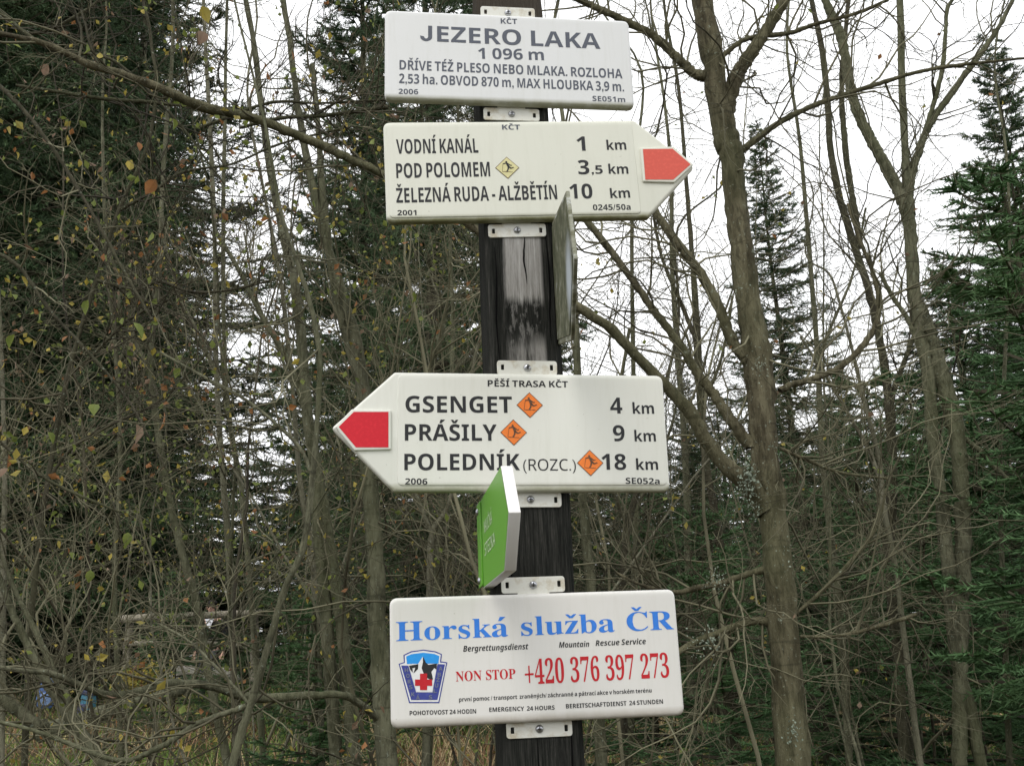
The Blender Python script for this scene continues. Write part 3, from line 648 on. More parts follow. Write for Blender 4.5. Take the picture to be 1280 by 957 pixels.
# ------------------------------------------------------------------ the person by the fence
PY = 16.0; foot = at(266, 856, PY); gz = float(ground(foot[0], PY)); topz = at(258, 752, PY)[2]; Hh = (topz - gz); sc1 = Hh / 1.76
pr = empty('person', (float(foot[0]) - .05, PY, gz), label='person in a black jacket with a white collar standing by the rail fence', cat='person')
def skin_body(name, verts, edges, radii, mt, parent, sub=1, root=0):
    me = bpy.data.meshes.new(name); me.from_pydata(verts, edges, []); o = bpy.data.objects.new(name, me); COL.objects.link(o)
    sk = o.modifiers.new('s', 'SKIN'); 
    for d, r_, k in zip(me.skin_vertices[0].data, radii, range(len(radii))): d.radius = r_ if isinstance(r_, tuple) else (r_, r_); d.use_root = (k == root)
    sb = o.modifiers.new('b', 'SUBSURF'); sb.levels = sub; sb.render_levels = sub
    dg = bpy.context.evaluated_depsgraph_get(); m2 = bpy.data.meshes.new_from_object(o.evaluated_get(dg)); bpy.data.objects.remove(o); bpy.data.meshes.remove(me)
    m2.name = name; m2.materials.clear(); m2.shade_smooth(); m2.transform(Matrix.Scale(sc1, 4)); return link_local(name, m2, mt, parent)
skn = mat('skin', (.48, .30, .22), .55); blk = mat('black_jacket', (.012, .012, .014), .8); trs = mat('grey_trousers', (.05, .05, .055), .85); wht = mat('white_collar', (.75, .76, .80), .6); hair = mat('dark_cap', (.02, .018, .016), .8)
vv = [(0, 0, .95), (0, 0, 1.12), (0, 0, 1.30), (0, 0, 1.44), (0, -.01, 1.53), (0, -.02, 1.60), (0, -.01, 1.69),
      (.10, 0, .88), (.11, -.02, .50), (.11, .03, .09), (.12, -.14, .04), (-.10, 0, .88), (-.12, -.03, .50), (-.13, .03, .09), (-.15, -.14, .04),
      (.19, 0, 1.42), (.25, .02, 1.14), (.24, -.12, .92), (-.19, 0, 1.42), (-.26, .02, 1.14), (-.22, -.14, .93)]
ee = [(0, 1), (1, 2), (2, 3), (3, 4), (4, 5), (5, 6), (0, 7), (7, 8), (8, 9), (9, 10), (0, 11), (11, 12), (12, 13), (13, 14), (3, 15), (15, 16), (16, 17), (3, 18), (18, 19), (19, 20)]
ra = [(.155, .10), (.13, .09), (.16, .11), (.13, .09), .052, (.072, .088), (.070, .085), .085, .058, .042, .035, .085, .058, .042, .035, .058, .043, .028, .058, .043, .028]
hv = []; he = []; hr = []
for s_, hi in ((1, 17), (-1, 20)):
    w_ = vv[hi]; b = len(vv); vv.append((w_[0], w_[1] - .05, w_[2] - .05)); ee.append((hi, b)); ra.append((.030, .018))
    for k in range(4):
        b1 = len(vv); x_ = w_[0] + (k - 1.5) * .019; ll = (.032, .037, .035, .027)[k]
        vv.append((x_, w_[1] - .075, w_[2] - .085)); vv.append((x_, w_[1] - .085, w_[2] - .085 - ll)); vv.append((x_, w_[1] - .07, w_[2] - .085 - ll * 1.7)); ee += [(b, b1), (b1, b1 + 1), (b1 + 1, b1 + 2)]; ra += [.0095, .0085, .007]
    b1 = len(vv); vv.append((w_[0] - s_ * .035, w_[1] - .07, w_[2] - .06)); vv.append((w_[0] - s_ * .045, w_[1] - .085, w_[2] - .085)); ee += [(b, b1), (b1, b1 + 1)]; ra += [.010, .008]
skin_body('body', vv, ee, ra, skn, pr)
# clothes
J = [0, 1, 2, 3, 15, 16, 17, 18, 19, 20]; mp_ = {j: i for i, j in enumerate(J)}
jv = [vv[j] for j in J]; jv[0] = (0, 0, .86); je = [(mp_[a], mp_[b]) for a, b in ee if a in mp_ and b in mp_]
jr = [(.19, .13), (.165, .12), (.19, .135), (.16, .115), .080, .062, .046, .080, .062, .046]
skin_body('jacket', jv, je, jr, blk, pr)
K_ = [0, 7, 8, 9, 11, 12, 13]; mp_ = {j: i for i, j in enumerate(K_)}; tv = [vv[j] for j in K_]; te = [(mp_[a], mp_[b]) for a, b in ee if a in mp_ and b in mp_]
skin_body('trousers', tv, te, [(.165, .115), .098, .073, .06, .098, .073, .06], trs, pr)
for s_ in (1, -1):
    skin_body('shoe', [(s_ * .12, .05, .06), (s_ * .13, -.04, .05), (s_ * .14, -.17, .04)], [(0, 1), (1, 2)], [.055, .052, .042], hair, pr)
def small(nm, c, rad, mt):
    bm = bmesh.new(); bmesh.ops.create_uvsphere(bm, u_segments=14, v_segments=9, radius=1)
    for v in bm.verts: v.co = Vector((v.co.x * rad[0] + c[0], v.co.y * rad[1] + c[1], v.co.z * rad[2] + c[2])) * sc1
    me = bpy.data.meshes.new(nm); bm.to_mesh(me); bm.free(); return link_local(nm, me, mt, pr, True)
small('cap', (0, .0, 1.735), (.085, .10, .055), hair); small('cap_peak', (0, -.09, 1.715), (.06, .06, .012), hair); small('nose', (0, -.112, 1.645), (.013, .018, .022), skn)
for s_ in (1, -1): small('eye', (s_ * .030, -.094, 1.668), (.011, .008, .007), hair); small('ear', (s_ * .082, 0, 1.655), (.012, .02, .03), skn)
small('mouth', (0, -.100, 1.605), (.024, .008, .005), mat('lips', (.35, .14, .12), .5))
V = [(-.075 * sc1, -.138 * sc1, 1.47 * sc1), (.075 * sc1, -.138 * sc1, 1.47 * sc1), (.012 * sc1, -.152 * sc1, 1.30 * sc1), (-.012 * sc1, -.152 * sc1, 1.30 * sc1), (-.06 * sc1, -.09 * sc1, 1.52 * sc1), (.06 * sc1, -.09 * sc1, 1.52 * sc1), (0, -.10 * sc1, 1.42 * sc1)]
me = bpy.data.meshes.new('collar'); me.from_pydata(V, [], [(3, 2, 1, 0), (0, 1, 5, 4), (3, 6, 2), (3, 0, 4, 6), (6, 5, 1, 2)]); link_local('collar', me, wht, pr)

# ------------------------------------------------------------------ the ground
rng = np.random.default_rng(11)
gx = np.concatenate([np.linspace(-220, -24, 15), np.linspace(-22, 22, 111), np.linspace(24, 220, 15)])
gy = np.concatenate([np.linspace(-120, -8, 8), np.linspace(-6, 34, 101), np.linspace(37, 300, 18)])
X, Y = np.meshgrid(gx, gy); Z = ground(X, Y) + rng.normal(0, .015, X.shape) * (np.abs(X) < 22)
V = np.stack([X, Y, Z], -1).reshape(-1, 3); nx, ny = len(gx), len(gy)
i = (np.arange(ny - 1)[:, None] * nx + np.arange(nx - 1)[None]).ravel()
gm = mat('forest_floor', (.06, .05, .03), .95, .1); v = coords(gm)
a = noise(gm, v, 1.3, 5, .6); b = noise(gm, v, 22, 5, .7)
c1 = ramp(gm, b, [(.3, (.035, .025, .016)), (.5, (.10, .07, .042)), (.7, (.20, .15, .09))]); c2 = ramp(gm, b, [(.3, (.025, .04, .012)), (.7, (.07, .11, .03))])
Lk(gm, mixc(gm, ramp(gm, a, [(.45, g3(0)), (.6, g3(.8))]), c1, c2), pb(gm).inputs['Base Color']); bump(gm, b, 1, .06)
gr_o = link('ground', npmesh('ground', V, np.stack([i, i + 1, i + nx + 1, i + nx], -1), smooth=True), gm); tag(gr_o, kind='structure')

# ------------------------------------------------------------------ leaves
def leaf_mesh(seed, s=1.0, ext=(.5,)):
    r = random.Random(seed); L_, W_ = .042 * s, .016 * s; fold = r.uniform(.15, .6); curl = r.uniform(.1, .9)
    t = [0, .25, .55, .8, 1]; wd = [0.05, .8, 1, .55, .02]; P = []
    for q, d in zip(t, wd):
        zc = -curl * L_ * q * q * .6; x = L_ * q
        P += [(x, -W_ * d, zc + fold * W_ * d), (x, 0, zc), (x, W_ * d, zc + fold * W_ * d)]
    F = []
    for k in range(4):
        for j in range(2): F.append((k * 3 + j, k * 3 + j + 1, k * 3 + j + 4, k * 3 + j + 3))
    me = bpy.data.meshes.new('leaf'); me.from_pydata(P, [], F); return me
LM = []
for k in range(12):
    me = leaf_mesh(k, .8 + .07 * k); me.materials.append(LEAF[[0, 1, 1, 2, 3, 0, 1, 2, 0, 1, 3, 2][k]]); LM.append(me)
def leaves_vf(rng, P, size):
    """one folded leaf (2 triangles + 2) at each point, hanging any which way"""
    M_ = len(P); d = nrm(rng.normal(0, 1, (M_, 3)) + [0, 0, -.5]); s = nrm(np.cross(d, rng.normal(0, 1, (M_, 3)))); n_v = np.cross(d, s)
    L_ = (size * rng.uniform(.6, 1.3, M_))[:, None]; W_ = L_ * .34
    V = np.stack([P, P + d * L_ * .5 + s * W_ + n_v * L_ * .12, P + d * L_, P + d * L_ * .5 - s * W_ + n_v * L_ * .12], 1).reshape(-1, 3)
    i = np.arange(M_) * 4
    return V, np.concatenate([np.stack([i, i + 1, i + 2], -1), np.stack([i, i + 2, i + 3], -1)])
def leaf_cloud(name, rng, P, size, parent, weights=(.35, .3, .2, .15)):
    P = P[rng.integers(0, max(2, len(P) // 2), len(P))] + rng.normal(0, .03, (len(P), 3))
    V, F = leaves_vf(rng, P, size); mi = rng.choice(4, len(P), p=weights); o = link(name, npmesh(name, V, F, np.concatenate([mi, mi])), LEAF, parent)
    o['kind'] = 'stuff'; return o

# ------------------------------------------------------------------ traced trees and limbs
def to3d(path, Y, y1=None):
    """photo path (x, y, width px) at distance Y -> points, radii"""
    P, R = [], []; n_ = len(path)
    for q, (x, y, w_) in enumerate(path):
        yy = Y if y1 is None else Y + (y1 - Y) * q / (n_ - 1)
        p = at(x, y, yy); P.append(p); R.append(w_ / 2 * pxm(p))
    return np.array(P), np.array(R)
def limb(name, P, R, mt, parent, sides=8, knots=.10, seed=0, jit=.12):
    q = smooth_path(np.column_stack([P, R])); P, R = q[:, :3], q[:, 3].copy(); rr = np.random.default_rng(seed)
    if len(P) < 60:
        t = np.linspace(0, len(P) - 1, len(P) * 2 - 1); P = np.stack([np.interp(t, np.arange(len(P)), P[:, k]) for k in range(3)], -1); R = np.interp(t, np.arange(len(R)), R)
    seg = np.linalg.norm(np.diff(P, axis=0), axis=1).mean()
    P = P + rr.normal(0, 1, P.shape) * np.minimum(R[:, None] * jit, seg * .12); R = R * (1 + rr.normal(0, knots, len(R)).clip(-.12, .35))
    V, F = tubes(P[None], R[None], sides)
    V = V + rr.normal(0, 1, V.shape) * np.repeat(R, sides)[:, None] * .05
    o = link(name, npmesh(name, V, F, smooth=True), mt, parent); return o, P, R
def extend(P, R, top=3.0, ground_it=True, seed=0):
    rr = np.random.default_rng(seed)
    if ground_it:
        e = P[-1]; d = P[-1] - P[-2]; d = d / max(-d[2], .05); gz = float(ground(e[0], e[1])); dz = e[2] - gz
        if dz > .05:
            lean = np.clip(d[:2], -.35, .35)
            add = [(e[0] + lean[0] * dz * t * (1 - t * .4), e[1] + lean[1] * dz * t, e[2] - dz * t - (.15 if t == 1 else 0)) for t in (.35, .7, 1)]
            P = np.vstack([P, add]); R = np.append(R, [R[-1] * 1.08, R[-1] * 1.2, R[-1] * 1.6])
    if top:
        d = nrm(P[0] - P[1]); d = nrm(d + [0, 0, .3]); k = 5
        add = [P[0] + d * top * (t / k) + rr.normal(0, .03, 3) * t for t in range(k, 0, -1)]
        P = np.vstack([add, P]); R = np.concatenate([[R[0] * (1 - .17 * t) for t in range(k, 0, -1)], R])
    return P, R
def twigs_on(rng, limbs, k1, L1, mt, parent, k2=4, leaves=0, name='twigs', up=.2, sz=.027, rmax=.0045):
    """fine twigs growing from limbs; returns leaf objects made"""
    vf = []; tips = []
    for (P, R) in limbs:
        P1, d1, r1, _ = branch_off(rng, P[None], R[None], k1, .08, .97, 1.3, up)
        M1 = len(P1); L_ = L1 * rng.uniform(.35, 1.3, M1); A = walk(rng, P1, d1, L_, 9, .26, .03)
        ra = np.minimum(np.minimum(r1 * .5, rmax), .0015 + L_ * .007); RA = ra[:, None] * np.linspace(1, .25, 9)
        vf.append(tubes(A, RA, 4))
        P2, d2, r2, _ = branch_off(rng, A, RA, k2, .15, .98, .9, .1); A2 = walk(rng, P2, d2, L1 * rng.uniform(.12, .5, len(P2)), 6, .2, .03)
        R2 = np.minimum(r2 * .6, .0028)[:, None] * np.linspace(1, .35, 6); vf.append(tubes(A2, R2, 3))
        P3, d3, r3, _ = branch_off(rng, A2, R2, 2, .2, .95, .9, .1); A3 = walk(rng, P3, d3, L1 * rng.uniform(.05, .2, len(P3)), 4, .2, 0)
        vf.append(tubes(A3, np.full((len(P3), 1), .0011) * np.linspace(1, .6, 4), 3))
        tips.append(np.concatenate([A2[:, 2:].reshape(-1, 3), A3[:, -1]]))
    V, F = cat_vf(vf); o = link(name, npmesh(name, V, F, smooth=True), mt, parent); o['kind'] = 'stuff'
    tips = np.concatenate(tips)
    if leaves: leaf_cloud('foliage', rng, tips[rng.choice(len(tips), min(leaves, len(tips)), replace=False)], sz, parent)
    return tips
def tree(name, label, cat, Y, bark, trunk, limbs=(), twig='twig', k1=14, L1=.7, leaves=0, top=3.0, seed=1, group='bare trees around the sign post', sides=10, k2=4, ground_it=True, tsc=.66):
    P, R = to3d(trunk, Y); R = R * tsc; P, R = extend(P, R, top, ground_it, seed)
    base = (float(P[-1][0]), float(P[-1][1]), float(ground(P[-1][0], P[-1][1])) if ground_it else float(P[-1][2]))
    r = empty(name, base, label=label, cat=cat, group=group)
    ls = []; _, p, q = limb('trunk', P, R, M[bark], r, sides, .03, seed, .06); ls.append((p, q))
    for j, l in enumerate(limbs):
        y1 = None; path = l
        if isinstance(l, dict): path, y1 = l['p'], l.get('y1'); 
        P2, R2 = to3d(path, l.get('y0', Y) if isinstance(l, dict) else Y, y1)
        _, p, q = limb('branch', P2, R2, M[bark], r, 8, .035, seed * 31 + j, .07); ls.append((p, q))
    k1 = max(5, int(k1 * (1.0 if Y < 4 else .8)))
    if k1: twigs_on(np.random.default_rng(seed + 500), ls, k1, L1, M[twig], r, k2, leaves)
    return r, ls

main, main_ls = tree('tree', 'thick brown-barked tree with lichen patches, right of the sign post', 'tree', 3.6, 'bark_main',
  [(875, -20, 27), (890, 67, 27), (900, 134, 28), (908, 170, 31), (915, 201, 29), (921, 260, 28), (928, 320, 29), (938, 390, 31), (947, 454, 36), (953, 520, 33), (959, 590, 35), (966, 640, 34), (978, 771, 37), (991, 957, 43)],
  [[(908, 140, 20), (918, 100, 20), (938, 68, 17), (962, 32, 15), (990, -20, 12), (1015, -80, 9)],
   [(945, 455, 20), (930, 446, 15), (915, 425, 15), (900, 387, 14), (880, 348, 13), (858, 318, 12), (836, 290, 11), (800, 235, 9), (770, 190, 8)],
   [(940, 560, 18), (914, 525, 15), (890, 490, 13), (870, 464, 12), (850, 431, 11), (815, 385, 10), (780, 335, 9), (745, 290, 9), (715, 255, 7)],
   {'p': [(958, 640, 30), (935, 605, 25), (905, 580, 21), (880, 545, 19), (862, 515, 17), (835, 485, 15), (800, 450, 14), (765, 412, 13), (725, 385, 12), (660, 340, 11), (600, 290, 11), (540, 252, 10), (478, 218, 10), (440, 200, 11), (400, 181, 12), (345, 158, 12), (300, 143, 12), (262, 136, 13), (225, 122, 13), (195, 108, 12), (150, 92, 10), (110, 80, 10), (60, 56, 8), (20, 46, 7), (-60, 30, 6)], 'y1': 2.9},
   [(925, 190, 9), (935, 182, 9), (960, 163, 8), (985, 147, 8), (1025, 129, 7), (1050, 120, 6), (1100, 104, 6), (1140, 92, 5), (1180, 84, 5), (1230, 78, 4), (1290, 72, 3)],
   [(882, 95, 16), (868, 92, 13), (850, 76, 12), (820, 47, 11), (793, 32, 10), (750, 12, 9), (715, -5, 8)],
   [(900, 72, 7), (935, 48, 6), (985, 42, 6), (1020, 30, 5), (1070, 17, 5), (1110, 0, 4)],
   [(975, 488, 9), (990, 480, 8), (1011, 475, 8), (1051, 458, 8), (1085, 424, 8), (1098, 394, 7), (1094, 350, 6), (1075, 300, 5), (1060, 255, 4)],
   [(962, 778, 11), (945, 775, 10), (920, 782, 9), (900, 790, 9), (875, 800, 9), (852, 812, 8), (820, 840, 6)],
   [(955, 712, 10), (935, 717, 8), (905, 727, 7), (870, 735, 7), (840, 740, 6), (800, 730, 4), (770, 715, 3)],
   [(975, 560, 5), (1010, 575, 5), (1050, 590, 4), (1110, 598, 3)], [(990, 770, 5), (1020, 745, 5), (1060, 705, 5), (1095, 660, 4), (1108, 610, 3)],
   [(1000, 795, 4), (1040, 795, 4), (1090, 785, 5), (1145, 768, 5)]],
  k1=16, L1=.75, seed=7, sides=18, leaves=60, tsc=1.0)
# lichen tufts on the trunk
lr = np.random.default_rng(5); vf = []
for (x, y, n_, s) in [(938, 592, 34, .011), (932, 610, 28, .010), (950, 455, 16, .007), (942, 632, 22, .009), (888, 800, 22, .010), (898, 725, 24, .008), (992, 915, 16, .010), (985, 690, 8, .008), (870, 803, 12, .007), (920, 365, 10, .008), (968, 560, 10, .007)]:
    p = at(x, y, 3.52); Q = p + lr.normal(0, 1, (n_ * 3, 3)) * [.016, .008, .024]; vf.append(leaves_vf(lr, Q, s)) 
V, F = cat_vf(vf); o = link('lichen', npmesh('lichen', V, F), M['lichen'], main); o['kind'] = 'stuff'

tree('tree', 'forked grey double-trunked tree at the right, splitting into three stems against the sky', 'tree', 5.2, 'bark_grey',
  [(1124, -10, 12), (1127, 100, 14), (1132, 201, 15), (1135, 262, 24), (1139, 310, 24), (1145, 387, 24), (1160, 464, 24), (1167, 555, 23), (1178, 640, 24), (1187, 730, 26), (1196, 825, 24), (1212, 880, 24), (1226, 957, 24)],
  [[(1136, 270, 18), (1128, 250, 16), (1116, 225, 15), (1100, 195, 14), (1085, 168, 14), (1072, 140, 13), (1065, 118, 12), (1058, 80, 12), (1051, 44, 12), (1040, 20, 11), (1025, -15, 9)],
   [(1135, 250, 12), (1140, 215, 11), (1149, 188, 10), (1162, 155, 9), (1190, 116, 8), (1213, 84, 8), (1245, 40, 6), (1266, 0, 5)],
   [(1158, 160, 7), (1170, 120, 6), (1179, 80, 6), (1182, 40, 5), (1184, 12, 5), (1194, -5, 4)],
   [(1147, 380, 20), (1158, 410, 20), (1170, 445, 21), (1182, 490, 22), (1194, 530, 21), (1201, 600, 20), (1204, 680, 20), (1202, 760, 20), (1200, 850, 19), (1200, 957, 20)],
   [(1182, 530, 7), (1200, 543, 6), (1230, 568, 7), (1255, 595, 7), (1285, 612, 6)],
   [(1160, 480, 8), (1150, 440, 7), (1135, 400, 6), (1115, 370, 6), (1100, 340, 5)],
   [(1190, 760, 7), (1160, 730, 6), (1130, 695, 6), (1095, 655, 5), (1075, 630, 4)]],
  k1=13, L1=.9, seed=12, sides=12, leaves=40)
tree('tree', 'dark slender tree just left of the forked double trunk', 'tree', 5.8, 'bark_dark',
  [(1012, -12, 8), (1028, 67, 11), (1035, 134, 12), (1038, 185, 12), (1051, 252, 13), (1072, 320, 14), (1092, 387, 15), (1105, 454, 16), (1113, 520, 18), (1115, 600, 19), (1113, 680, 20), (1116, 760, 20), (1124, 840, 20), (1130, 957, 22)],
  [[(1075, 310, 8), (1068, 260, 8), (1058, 200, 8), (1052, 120, 7), (1056, 50, 6), (1062, -10, 5)], [(1112, 508, 8), (1120, 480, 7), (1135, 440, 6), (1150, 400, 5)]], 'twig_dark', k1=14, L1=.9, seed=13)
tree('tree', 'pale thin leaning tree between the brown trunk and the forked tree', 'tree', 5.0, 'bark_pale',
  [(1050, 380, 5), (1066, 440, 6), (1080, 500, 8), (1098, 570, 9), (1106, 640, 10), (1118, 700, 10), (1128, 780, 11)],
  [[(1100, 600, 6), (1085, 560, 6), (1062, 520, 5), (1038, 478, 4), (1000, 420, 3)]], k1=12, L1=.7, seed=14, top=1.0)
tree('tree', 'large olive-barked tree left of the mountain rescue sign', 'tree', 4.0, 'bark_grey',
  [(352, -15, 11), (362, 50, 12), (370, 118, 13), (384, 200, 16), (403, 285, 18), (425, 360, 22), (445, 430, 26), (458, 520, 30), (463, 620, 34), (469, 700, 37), (472, 790, 38), (478, 870, 42), (484, 957, 46)],
  [[(458, 520, 14), (450, 480, 13), (436, 430, 12), (420, 370, 11), (410, 300, 10), (402, 230, 9), (398, 160, 7), (390, 80, 6)],
   [(470, 600, 10), (490, 560, 9), (520, 500, 8), (545, 440, 7), (560, 380, 6)],
   {'p': [(474, 900, 11), (462, 888, 10), (440, 873, 10), (425, 868, 9), (380, 869, 10), (325, 872, 11), (300, 868, 11), (262, 857, 10), (222, 853, 10), (200, 855, 10), (175, 863, 10), (151, 868, 9), (134, 868, 9), (110, 860, 8), (67, 842, 7), (30, 838, 6), (-20, 832, 5)], 'y1': 3.0}],
  k1=15, L1=.75, seed=15, sides=14, leaves=110, tsc=.6)
tree('tree', 'mottled tree trunk second from the left edge of the rescue sign', 'tree', 4.8, 'bark_grey',
  [(305, -15, 10), (318, 60, 11), (329, 151, 13), (339, 218, 15), (356, 302, 16), (368, 354, 18), (377, 430, 20), (385, 520, 21), (397, 600, 24), (410, 675, 24), (423, 750, 25), (432, 824, 25), (442, 957, 27)],
  [[(395, 590, 14), (398, 660, 15), (405, 740, 16), (412, 830, 16), (420, 957, 17)], [(385, 520, 9), (360, 450, 8), (330, 400, 7), (300, 340, 6), (270, 290, 5)]], k1=15, L1=.8, seed=16, leaves=120)
tree('sapling', 'slender dark stem in front, crossing the long low branch at lower left', 'sapling', 2.7, 'bark_grey',
  [(330, 150, 5), (350, 260, 7), (372, 330, 8), (388, 380, 9), (399, 440, 10), (397, 521, 10), (391, 590, 11), (386, 640, 11), (377, 690, 12), (356, 735, 12), (340, 790, 13), (325, 842, 14), (307, 900, 15), (290, 957, 16)],
  [[(309, 882, 8), (290, 888, 7), (262, 898, 7), (242, 906, 7), (215, 925, 7), (188, 939, 7), (161, 950, 7), (130, 946, 6), (90, 930, 6), (44, 913, 5), (0, 902, 5)],
   [(392, 600, 5), (375, 560, 5), (340, 525, 4), (300, 495, 4), (262, 475, 4), (200, 440, 3)],
   [(312, 880, 5), (290, 855, 4), (262, 825, 4), (235, 800, 3), (200, 780, 3)]], k1=11, L1=.55, seed=17, leaves=30)
tree('tree', 'thin pale stem, left of two twin stems in the sky gap', 'tree', 5.6, 'bark_pale',
  [(254, -10, 6), (262, 150, 8), (266, 240, 9), (269, 320, 9), (270, 454, 10), (276, 560, 11), (284, 660, 12), (290, 780, 13), (296, 957, 14)],
  [[(271, 470, 5), (250, 420, 4), (225, 370, 4), (205, 300, 3)]], k1=16, L1=.9, seed=18, leaves=110)
tree('tree', 'thin grey stem, right of two twin stems in the sky gap', 'tree', 6.0, 'bark_grey',
  [(284, -10, 5), (281, 150, 7), (279, 320, 8), (283, 488, 9), (300, 600, 10), (308, 680, 11), (318, 800, 12), (330, 957, 13)], (), k1=16, L1=.9, seed=19, leaves=110)
tree('tree', 'crooked grey-brown stem in front of the rail fence at lower left', 'tree', 4.6, 'bark_grey',
  [(216, 60, 7), (205, 200, 8), (199, 337, 9), (193, 400, 10), (188, 454, 11), (195, 520, 12), (203, 572, 13), (215, 640, 14), (230, 700, 15), (245, 750, 15), (253, 788, 16), (262, 850, 16), (285, 957, 18)],
  [[(190, 470, 6), (170, 430, 5), (150, 395, 4), (148, 350, 4), (130, 300, 3)]], k1=17, L1=.7, seed=20, leaves=220)
tree('tree', 'stout tree leaning up to the left in the bottom left corner', 'tree', 3.3, 'bark_grey',
  [(-50, 620, 10), (-10, 700, 12), (18, 770, 14), (42, 820, 16), (62, 857, 19), (94, 905, 22), (122, 945, 24), (140, 985, 25)],
  [[(60, 905, 14), (48, 905, 15), (30, 893, 15), (0, 872, 15), (-40, 850, 14)], [(96, 905, 12), (82, 870, 10), (70, 845, 10), (50, 800, 8), (20, 740, 6), (0, 690, 4)]], k1=14, L1=.6, seed=21, leaves=60, top=1.5)
tree('tree', 'young leafy tree in the upper left corner with green and rusty leaves', 'tree', 3.4, 'bark_dark',
  [(178, -20, 5), (186, 30, 6), (191, 70, 6), (196, 106, 7), (185, 180, 7), (150, 260, 8), (120, 350, 8), (85, 470, 9), (60, 600, 10), (40, 760, 11), (30, 957, 12)],
  [[(150, 262, 5), (190, 240, 4), (230, 215, 4), (290, 205, 3), (350, 180, 3), (430, 160, 3)],
   [(120, 350, 5), (170, 362, 4), (200, 352, 4), (240, 365, 4), (290, 362, 3), (340, 350, 3)],
   [(20, 107, 4), (67, 114, 4), (134, 124, 5), (188, 128, 5), (235, 134, 4), (290, 150, 3)],
   [(-20, 5, 3), (40, 42, 4), (101, 17, 4), (124, 0, 3)],
   [(85, 470, 5), (120, 440, 4), (160, 400, 4), (210, 375, 3)], [(60, 600, 5), (90, 560, 4), (140, 530, 4), (200, 500, 3), (260, 440, 3)],
   [(250, 160, 4), (336, 129, 4), (400, 129, 3), (482, 125, 3)], [(300, 160, 4), (349, 148, 5), (400, 145, 5), (440, 140, 5), (485, 134, 5)]],
  'twig_dark', k1=17, L1=.75, seed=22, leaves=700)
# straight stems seen behind and beside the post
for (lab, Y, bk, tr, sd_) in [
  ('grey stem close to the right side of the post under the GSENGET sign', 5.0, 'bark_grey', [(716, 300, 10), (722, 480, 14), (727, 600, 17), (735, 690, 19), (742, 780, 20), (752, 957, 24)], 31),
  ('dark curved stem between the post and the brown trunk, below the GSENGET sign', 6.2, 'bark_dark', [(820, 520, 7), (800, 600, 10), (785, 660, 12), (778, 740, 13), (780, 957, 15)], 32),
  ('pale upright stem under the right end of the GSENGET sign', 6.5, 'bark_grey', [(840, 330, 9), (848, 450, 11), (856, 560, 13), (860, 690, 14), (866, 957, 16)], 33),
  ('leaning dark stem left beside the brown trunk', 5.4, 'bark_dark', [(858, 230, 8), (866, 330, 11), (872, 430, 14), (880, 560, 15), (897, 660, 16), (910, 760, 17), (922, 957, 19)], 34),
  ('thin straight stem left of the post above the rescue sign', 5.5, 'bark_grey', [(563, 290, 7), (566, 400, 8), (562, 520, 9), (552, 640, 10), (545, 740, 11), (536, 957, 13)], 35),
  ('forked thin stem above the left half of the rescue sign', 5.0, 'bark_pale', [(568, 600, 7), (556, 640, 9), (540, 668, 12), (537, 740, 13), (532, 957, 15)], 36),
  ('grey stem just right of the rescue sign edge at the bottom', 6.8, 'bark_grey', [(790, 300, 7), (792, 480, 9), (795, 640, 11), (790, 800, 13), (786, 957, 15)], 37),
  ('grey upright stem left of the arrow tip of the GSENGET sign', 5.2, 'bark_pale', [(330, 240, 6), (352, 360, 8), (365, 480, 9), (375, 600, 10), (392, 720, 12), (402, 957, 15)], 38),
  ('mid grey stem in front of the dark narrow spruce', 6.4, 'bark_grey', [(1000, 180, 7), (1012, 320, 9), (1022, 450, 10), (1030, 600, 12), (1050, 760, 13), (1062, 957, 15)], 39),
  ('thin stem at the far left edge, leaning over the thicket', 4.0, 'bark_pale', [(-5, 300, 6), (2, 450, 8), (6, 600, 9), (4, 700, 11), (2, 957, 12)], 40),
  ('thin mossy stem in the middle of the left thicket', 5.0, 'bark_grey', [(128, 120, 5), (132, 300, 7), (146, 460, 8), (150, 600, 9), (143, 720, 10), (152, 957, 12)], 41),
  ('straight grey stem at the right edge, before the large spruce', 6.0, 'bark_grey', [(1262, 300, 6), (1256, 450, 8), (1250, 600, 9), (1255, 760, 10), (1262, 957, 12)], 42)]:
    P_ = [(x, y, w_) for x, y, w_ in tr]; a, b = P_[0], P_[2]
    lim = [[(b[0], b[1], b[2] * .5), (b[0] + 18 * (1 if sd_ % 2 else -1), b[1] - 45, b[2] * .4), (b[0] + 45 * (1 if sd_ % 2 else -1), b[1] - 110, b[2] * .3), (b[0] + 60 * (1 if sd_ % 2 else -1), b[1] - 190, b[2] * .25)]]
    tree('tree', lab, 'tree', Y, bk, P_, lim, k1=16, L1=.85, seed=sd_, leaves=70 if tr[0][0] < 600 else 14, sides=8)

# single large leaves the photograph shows on the near twigs: each its own piece
lt = empty('leafy_branch', tuple(at(70, 250, 3.0)), label='drooping leafy branch at upper left carrying large single green and orange leaves', cat='branch')
rr = random.Random(8); nr = np.random.default_rng(81); seeds = []
for (pa_, Yb) in [([(-40, 70, 5), (40, 150, 5), (100, 240, 4), (150, 330, 4), (190, 400, 3)], 2.9), ([(-40, 300, 5), (20, 330, 5), (60, 385, 4), (110, 440, 4), (160, 500, 3), (210, 590, 2)], 2.8), ([(-40, 520, 5), (10, 560, 4), (60, 600, 4), (150, 640, 3)], 2.9), ([(-30, -10, 5), (60, 60, 5), (140, 75, 4), (220, 150, 3), (280, 230, 2)], 3.2)]:
    P_, R_ = to3d(pa_, Yb); _, p, q = limb('stem', P_, R_, M['bark_dark'], lt, 6, .08, len(seeds) + 3); seeds.append((p, q))
tips = twigs_on(nr, seeds, 10, .35, M['twig'], lt, 3, 40, up=0)
